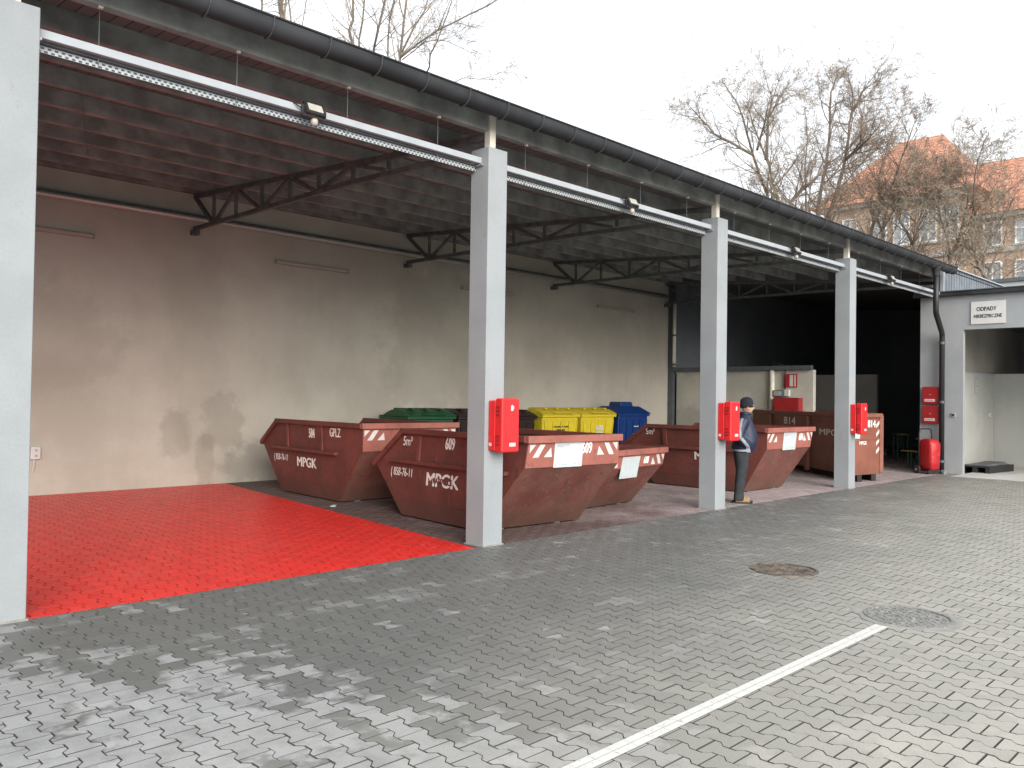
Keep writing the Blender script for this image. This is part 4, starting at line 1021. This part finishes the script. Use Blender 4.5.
tree('bare tree with long arching branches reaching right over the shed roof', (400, 330), [
    ([(398, 80), (400, 56), (404, 20), (409, -25)], .055, .035, 2.0), ([(400, 58), (420, 42), (438, 30), (470, 14), (500, -2)], .035, .02, 1.5),
    ([(402, 60), (425, 42), (440, 40), (455, 45), (470, 52)], .02, .008, 1.1), ([(424, 78), (430, 55), (442, 28), (452, 0)], .03, .015, 1.2), ([(455, 82), (470, 78), (490, 77), (503, 72)], .014, .006, .8), ([(402, 52), (425, 10), (432, -20)], .035, .02, 1.4)],
    29, 83, tw=.62, dens=.95, lev=3, lk=1.5, twig='twig_pale')
tree('bare tree with a thick mossy stem, leftmost above the shed gutter', (278, 330), [
    ([(284, 36), (281, 10), (278, -20), (274, -60)], .11, .07, 1.6), ([(291, 40), (290, 10), (291, -20)], .035, .02, 1.2), ([(300, 40), (304, 15), (310, -15)], .022, .012, 1.1), ([(264, 30), (262, 5), (258, -20)], .04, .03, 1.2)],
    30, 95, tw=.62, dens=.95, lev=3, lk=1.5, twig='twig_pale')
#PART5
# ------------------------------------------------------------------ the man
def skin_obj(name, verts, edges, radii, mat, parent, root=0, sub=2):
    me = bpy.data.meshes.new(name); me.from_pydata([Vector(v) for v in verts], edges, []); me.update()
    ob = bpy.data.objects.new(name, me); COL.objects.link(ob)
    md = ob.modifiers.new('skin', 'SKIN'); md.use_smooth_shade = True
    sv = me.skin_vertices[0].data if me.skin_vertices else None
    if sv is None:
        me.attributes.new('tmp', 'FLOAT', 'POINT')
    for i, r in enumerate(radii):
        me.skin_vertices[0].data[i].radius = r if isinstance(r, tuple) else (r, r)
        me.skin_vertices[0].data[i].use_root = (i == root)
    s_ = ob.modifiers.new('sub', 'SUBSURF'); s_.levels = sub; s_.render_levels = sub
    bpy.context.view_layer.update(); dg = bpy.context.evaluated_depsgraph_get()
    out = bpy.data.meshes.new_from_object(ob.evaluated_get(dg)); out.name = name
    bpy.data.objects.remove(ob); out.materials.clear(); out.materials.append(mat)
    out.shade_smooth()
    o = bpy.data.objects.new(name, out); COL.objects.link(o)
    if parent is not None: o.parent = parent
    return o
man = thing('person', 'man in a dark knitted cap, navy jacket and grey trousers standing beside a pillar', 'person', (12.62, 7.16, 0), R(-50))
skin_m = plain('skin_tone', (.50,.30,.22), .55, var=.08)
navy = plain('navy_nylon', (.010,.015,.045), .5, var=.2, sc=12, bump=.3, bsc=18)
jean = plain('grey_denim', (.024,.028,.034), .85, var=.3, sc=9, bump=.3, bsc=25)
tan = plain('tan_leather', (.25,.16,.075), .6, var=.2); cap_m = plain('dark_knit', (.010,.012,.02), .95, var=.3, sc=20, bump=.6, bsc=90); pale_m = plain('grey_panel', (.30,.33,.36), .6, var=.1)
# one continuous body: pelvis, spine, neck, legs, arms, hands
J = dict(pel=(0, 0, .93), sp=(.015, 0, 1.12), ch=(.02, 0, 1.32), nk=(.045, 0, 1.46), hb=(.07, 0, 1.54),
         hl=(0, .09, .90), kl=(.035, .10, .49), al=(-.015, .10, .09), tl=(.11, .115, .04), hr=(0, -.09, .90), kr=(.0, -.105, .49), ar=(-.06, -.105, .09), tr=(.06, -.12, .04),
         sl=(.01, .175, 1.40), el=(-.09, .235, 1.14), wl=(.02, .20, 1.02), sr=(.01, -.175, 1.40), er=(-.10, -.235, 1.14), wr=(.01, -.20, 1.01))
names = list(J); ix = {k: i for i, k in enumerate(names)}
ed_ = [('pel','sp'),('sp','ch'),('ch','nk'),('nk','hb'),('pel','hl'),('hl','kl'),('kl','al'),('al','tl'),('pel','hr'),('hr','kr'),('kr','ar'),('ar','tr'),('ch','sl'),('sl','el'),('el','wl'),('ch','sr'),('sr','er'),('er','wr')]
rad = dict(pel=(.11,.14), sp=(.10,.13), ch=(.10,.145), nk=.058, hb=.055, hl=.085, kl=.055, al=.04, tl=.035, hr=.085, kr=.055, ar=.04, tr=.035, sl=.06, el=.042, wl=.03, sr=.06, er=.042, wr=.03)
V = [J[k] for k in names]; E_ = [(ix[a], ix[b]) for a, b in ed_]; RD = [rad[k] for k in names]
for sgn, wn in ((1, 'wl'), (-1, 'wr')):                     # hands: palm and five bent fingers, slipped into the jacket pockets
    wv = Vector(J[wn]); V.append(tuple(wv+Vector((.05, -.02*sgn, -.035)))); RD.append((.026,.016)); pi_ = len(V)-1; E_.append((ix[wn], pi_))
    for f in range(5):
        dy = (f-1.5)*.017 if f < 4 else 0
        a = wv+Vector((.085, -.03*sgn, -.05+dy)) if f < 4 else wv+Vector((.055, -.035*sgn, .0)); b = a+Vector((.03-.004*abs(f-1.5), -.022*sgn, -.02 if f < 4 else .01))
        V += [tuple(a), tuple(b)]; RD += [.0095, .0075]; E_ += [(pi_, len(V)-2), (len(V)-2, len(V)-1)]
body = skin_obj('body', V, E_, RD, skin_m, man, 0, 1)
# head joined into the same mesh
bm = bmesh.new(); bm.from_mesh(body.data)
hd = bmesh.ops.create_uvsphere(bm, u_segments=24, v_segments=18, radius=1.0)
HC = Vector((.095, 0, 1.615))
for v in hd['verts']:
    p = v.co.copy(); q = Vector((p.x*.098, p.y*.076, p.z*.122))
    if p.z < 0: q.x += .012*(-p.z); q.y *= 1-.22*(-p.z)**1.5                     # jaw and chin
    if p.x > .75 and abs(p.y) < .25 and -.45 < p.z < .12: q.x += .024*(1-abs(p.y)/.25)*(1-abs(p.z+.2)/.35 if abs(p.z+.2) < .35 else 0)   # nose
    if p.x > .6 and abs(p.z-.12) < .16 and .2 < abs(p.y) < .55: q.x -= .008      # eye sockets
    if p.x > .7 and abs(p.z+.52) < .08 and abs(p.y) < .3: q.x -= .006            # mouth line
    if abs(p.y) > .88 and abs(p.z+.05) < .3 and -.35 < p.x < .15: q.y += math.copysign(.016, p.y)   # ears
    v.co = HC+q
for f in bm.faces: f.smooth = True
bm.to_mesh(body.data); bm.free()
MB().lathe([(.006, 0), (.006, .003)], 8, c=(.185, .03, 1.632)).lathe([(.006, 0), (.006, .003)], 8, c=(.185, -.03, 1.632)).build('eye', M['ink'], man)
MB().tube([(.19+.004*math.cos(t_), .034+.022*math.cos(t_), 1.632+.016*math.sin(t_)) for t_ in [2*PI*k/14 for k in range(15)]], .0022, 5).tube([(.19+.004*math.cos(t_), -.034+.022*math.cos(t_), 1.632+.016*math.sin(t_)) for t_ in [2*PI*k/14 for k in range(15)]], .0022, 5).tube([(.185, -.056, 1.635), (.09, -.08, 1.64)], .0025, 5).tube([(.185, .056, 1.635), (.09, .08, 1.64)], .0025, 5).build('glasses', M['galv'], man)
# knitted cap
mb = MB(); prof = [(.089, .020), (.097, .03), (.098, .085), (.092, .09), (.092, .125), (.080, .165), (.052, .192), (.014, .202)]
mb.lathe(prof, 24, c=(.088, 0, 1.575), sx=1.17, sy=.95)
cp = mb.build('knitted_cap', cap_m, man, smooth=True); cp.rotation_euler = (0, R(-4), 0); cp.location = (.11, 0, -.005)
# jacket and trousers: lofted trunk and limbs fused into one surface
def fused(name, mb, voxel, mats, parent, pick=None, it=6):
    me = bpy.data.meshes.new(name); me.from_pydata(mb.v, [], mb.f); me.update()
    bm = bmesh.new(); bm.from_mesh(me); bmesh.ops.recalc_face_normals(bm, faces=bm.faces); bm.to_mesh(me); bm.free()
    ob = bpy.data.objects.new(name, me); COL.objects.link(ob)
    rm = ob.modifiers.new('r', 'REMESH'); rm.mode = 'VOXEL'; rm.voxel_size = voxel
    sm = ob.modifiers.new('s', 'SMOOTH'); sm.iterations = it; sm.factor = .5
    bpy.context.view_layer.update(); dg = bpy.context.evaluated_depsgraph_get()
    out = bpy.data.meshes.new_from_object(ob.evaluated_get(dg)); out.name = name; bpy.data.objects.remove(ob)
    out.materials.clear()
    for m_ in mats: out.materials.append(m_)
    rr = random.Random(4)
    if pick:
        for p in out.polygons: p.material_index = pick(p.center)
    out.shade_smooth()
    o = bpy.data.objects.new(name, out); COL.objects.link(o); o.parent = parent; return o
def loft(mb, rings, n=24):
    vs = []; fs = []
    for cx, cy, z, rx, ry in rings:
        for k in range(n):
            t_ = 2*PI*k/n; c_, s_ = math.cos(t_), math.sin(t_)
            vs.append((cx+rx*math.copysign(abs(c_)**.85, c_), cy+ry*math.copysign(abs(s_)**.85, s_), z))
    for i in range(len(rings)-1):
        for k in range(n): k2 = (k+1) % n; fs.append((i*n+k, i*n+k2, (i+1)*n+k2, (i+1)*n+k))
    fs += [tuple(range(n-1, -1, -1)), tuple((len(rings)-1)*n+k for k in range(n))]
    mb.add(vs, fs)
mb = MB()
loft(mb, [(.02, 0, .845, .155, .195), (.025, 0, .86, .168, .205), (.035, 0, .93, .195, .215), (.06, 0, 1.02, .205, .215), (.065, 0, 1.10, .20, .21), (.055, 0, 1.20, .185, .205),
          (.035, 0, 1.30, .165, .20), (.025, 0, 1.37, .140, .185), (.035, 0, 1.43, .105, .135), (.045, 0, 1.47, .085, .09), (.055, 0, 1.525, .076, .08)])
for sg in (-1, 1):
    mb.tube([(.015, sg*.13, 1.385), (.005, sg*.185, 1.365), (-.05, sg*.24, 1.25), (-.075, sg*.258, 1.12), (-.02, sg*.25, 1.04), (.06, sg*.215, .985), (.11, sg*.17, .96)], [.075, .088, .080, .076, .074, .064, .05], 14)
def panel_pick(c):
    pts = ((1.42, -.035), (1.25, -.085), (1.12, -.085), (1.02, -.0), (.95, .06), (.85, .09)); z = c.z; xs = pts[-1][1]
    for (z0, x0), (z1, x1) in zip(pts, pts[1:]):
        if z1 <= z <= z0: xs = x0+(x1-x0)*(z0-z)/(z0-z1)
    if abs(c.y) > .17 and abs(c.x-xs) < (.022 if z > 1.1 else .032): return 1
    if .865 < z < .90 and c.x < .06: return 1
    return 0
fused('jacket', mb, .011, [navy, pale_m], man, panel_pick)
MB().tube([(.05+.082*math.cos(t_), .08*math.sin(t_), 1.49) for t_ in [2*PI*k/20 for k in range(21)]], .022, 8).build('collar', navy, man, smooth=True)
mb = MB()
loft(mb, [(0, 0, .80, .125, .165), (0, 0, .84, .135, .175), (.005, 0, .92, .13, .17), (.01, 0, .98, .12, .16)])
for cx, cy in ((-.012, .108), (-.055, -.112)):
    loft(mb, [(cx+.005, cy, .045, .082, .078), (cx, cy, .06, .088, .082), (cx+.0, cy, .16, .078, .074), (cx+.012, cy, .28, .080, .076), (cx+.03, cy*.97, .46, .088, .084), (cx*.6+.03, cy*.92, .56, .094, .09), (cx*.3+.01, cy*.83, .74, .112, .10), (0, cy*.75, .86, .12, .10)], 18)
fused('trousers', mb, .011, [jean], man, None, 4)
for (x, y) in ((-.015, .11), (-.06, -.115)):
    s_ = skin_obj('shoe', [(x-.055, y, .055), (x+.0, y, .06), (x+.10, y+(.01 if y > 0 else -.01), .045), (x+.19, y+(.015 if y > 0 else -.015), .036)], [(0,1),(1,2),(2,3)], [(.045,.05), (.05,.052), (.042,.05), (.032,.042)], tan, man, 1, 2)
    MB().prism([(x-.10, y-.042), (x+.06, y-.048), (x+.20, y-.05+(.01 if y > 0 else -.01)), (x+.235, y+.0), (x+.20, y+.05), (x+.06, y+.048), (x-.10, y+.042)], lambda a, b, h: (a, b, h), 0, .022).build('sole', M['rubber'], s_)
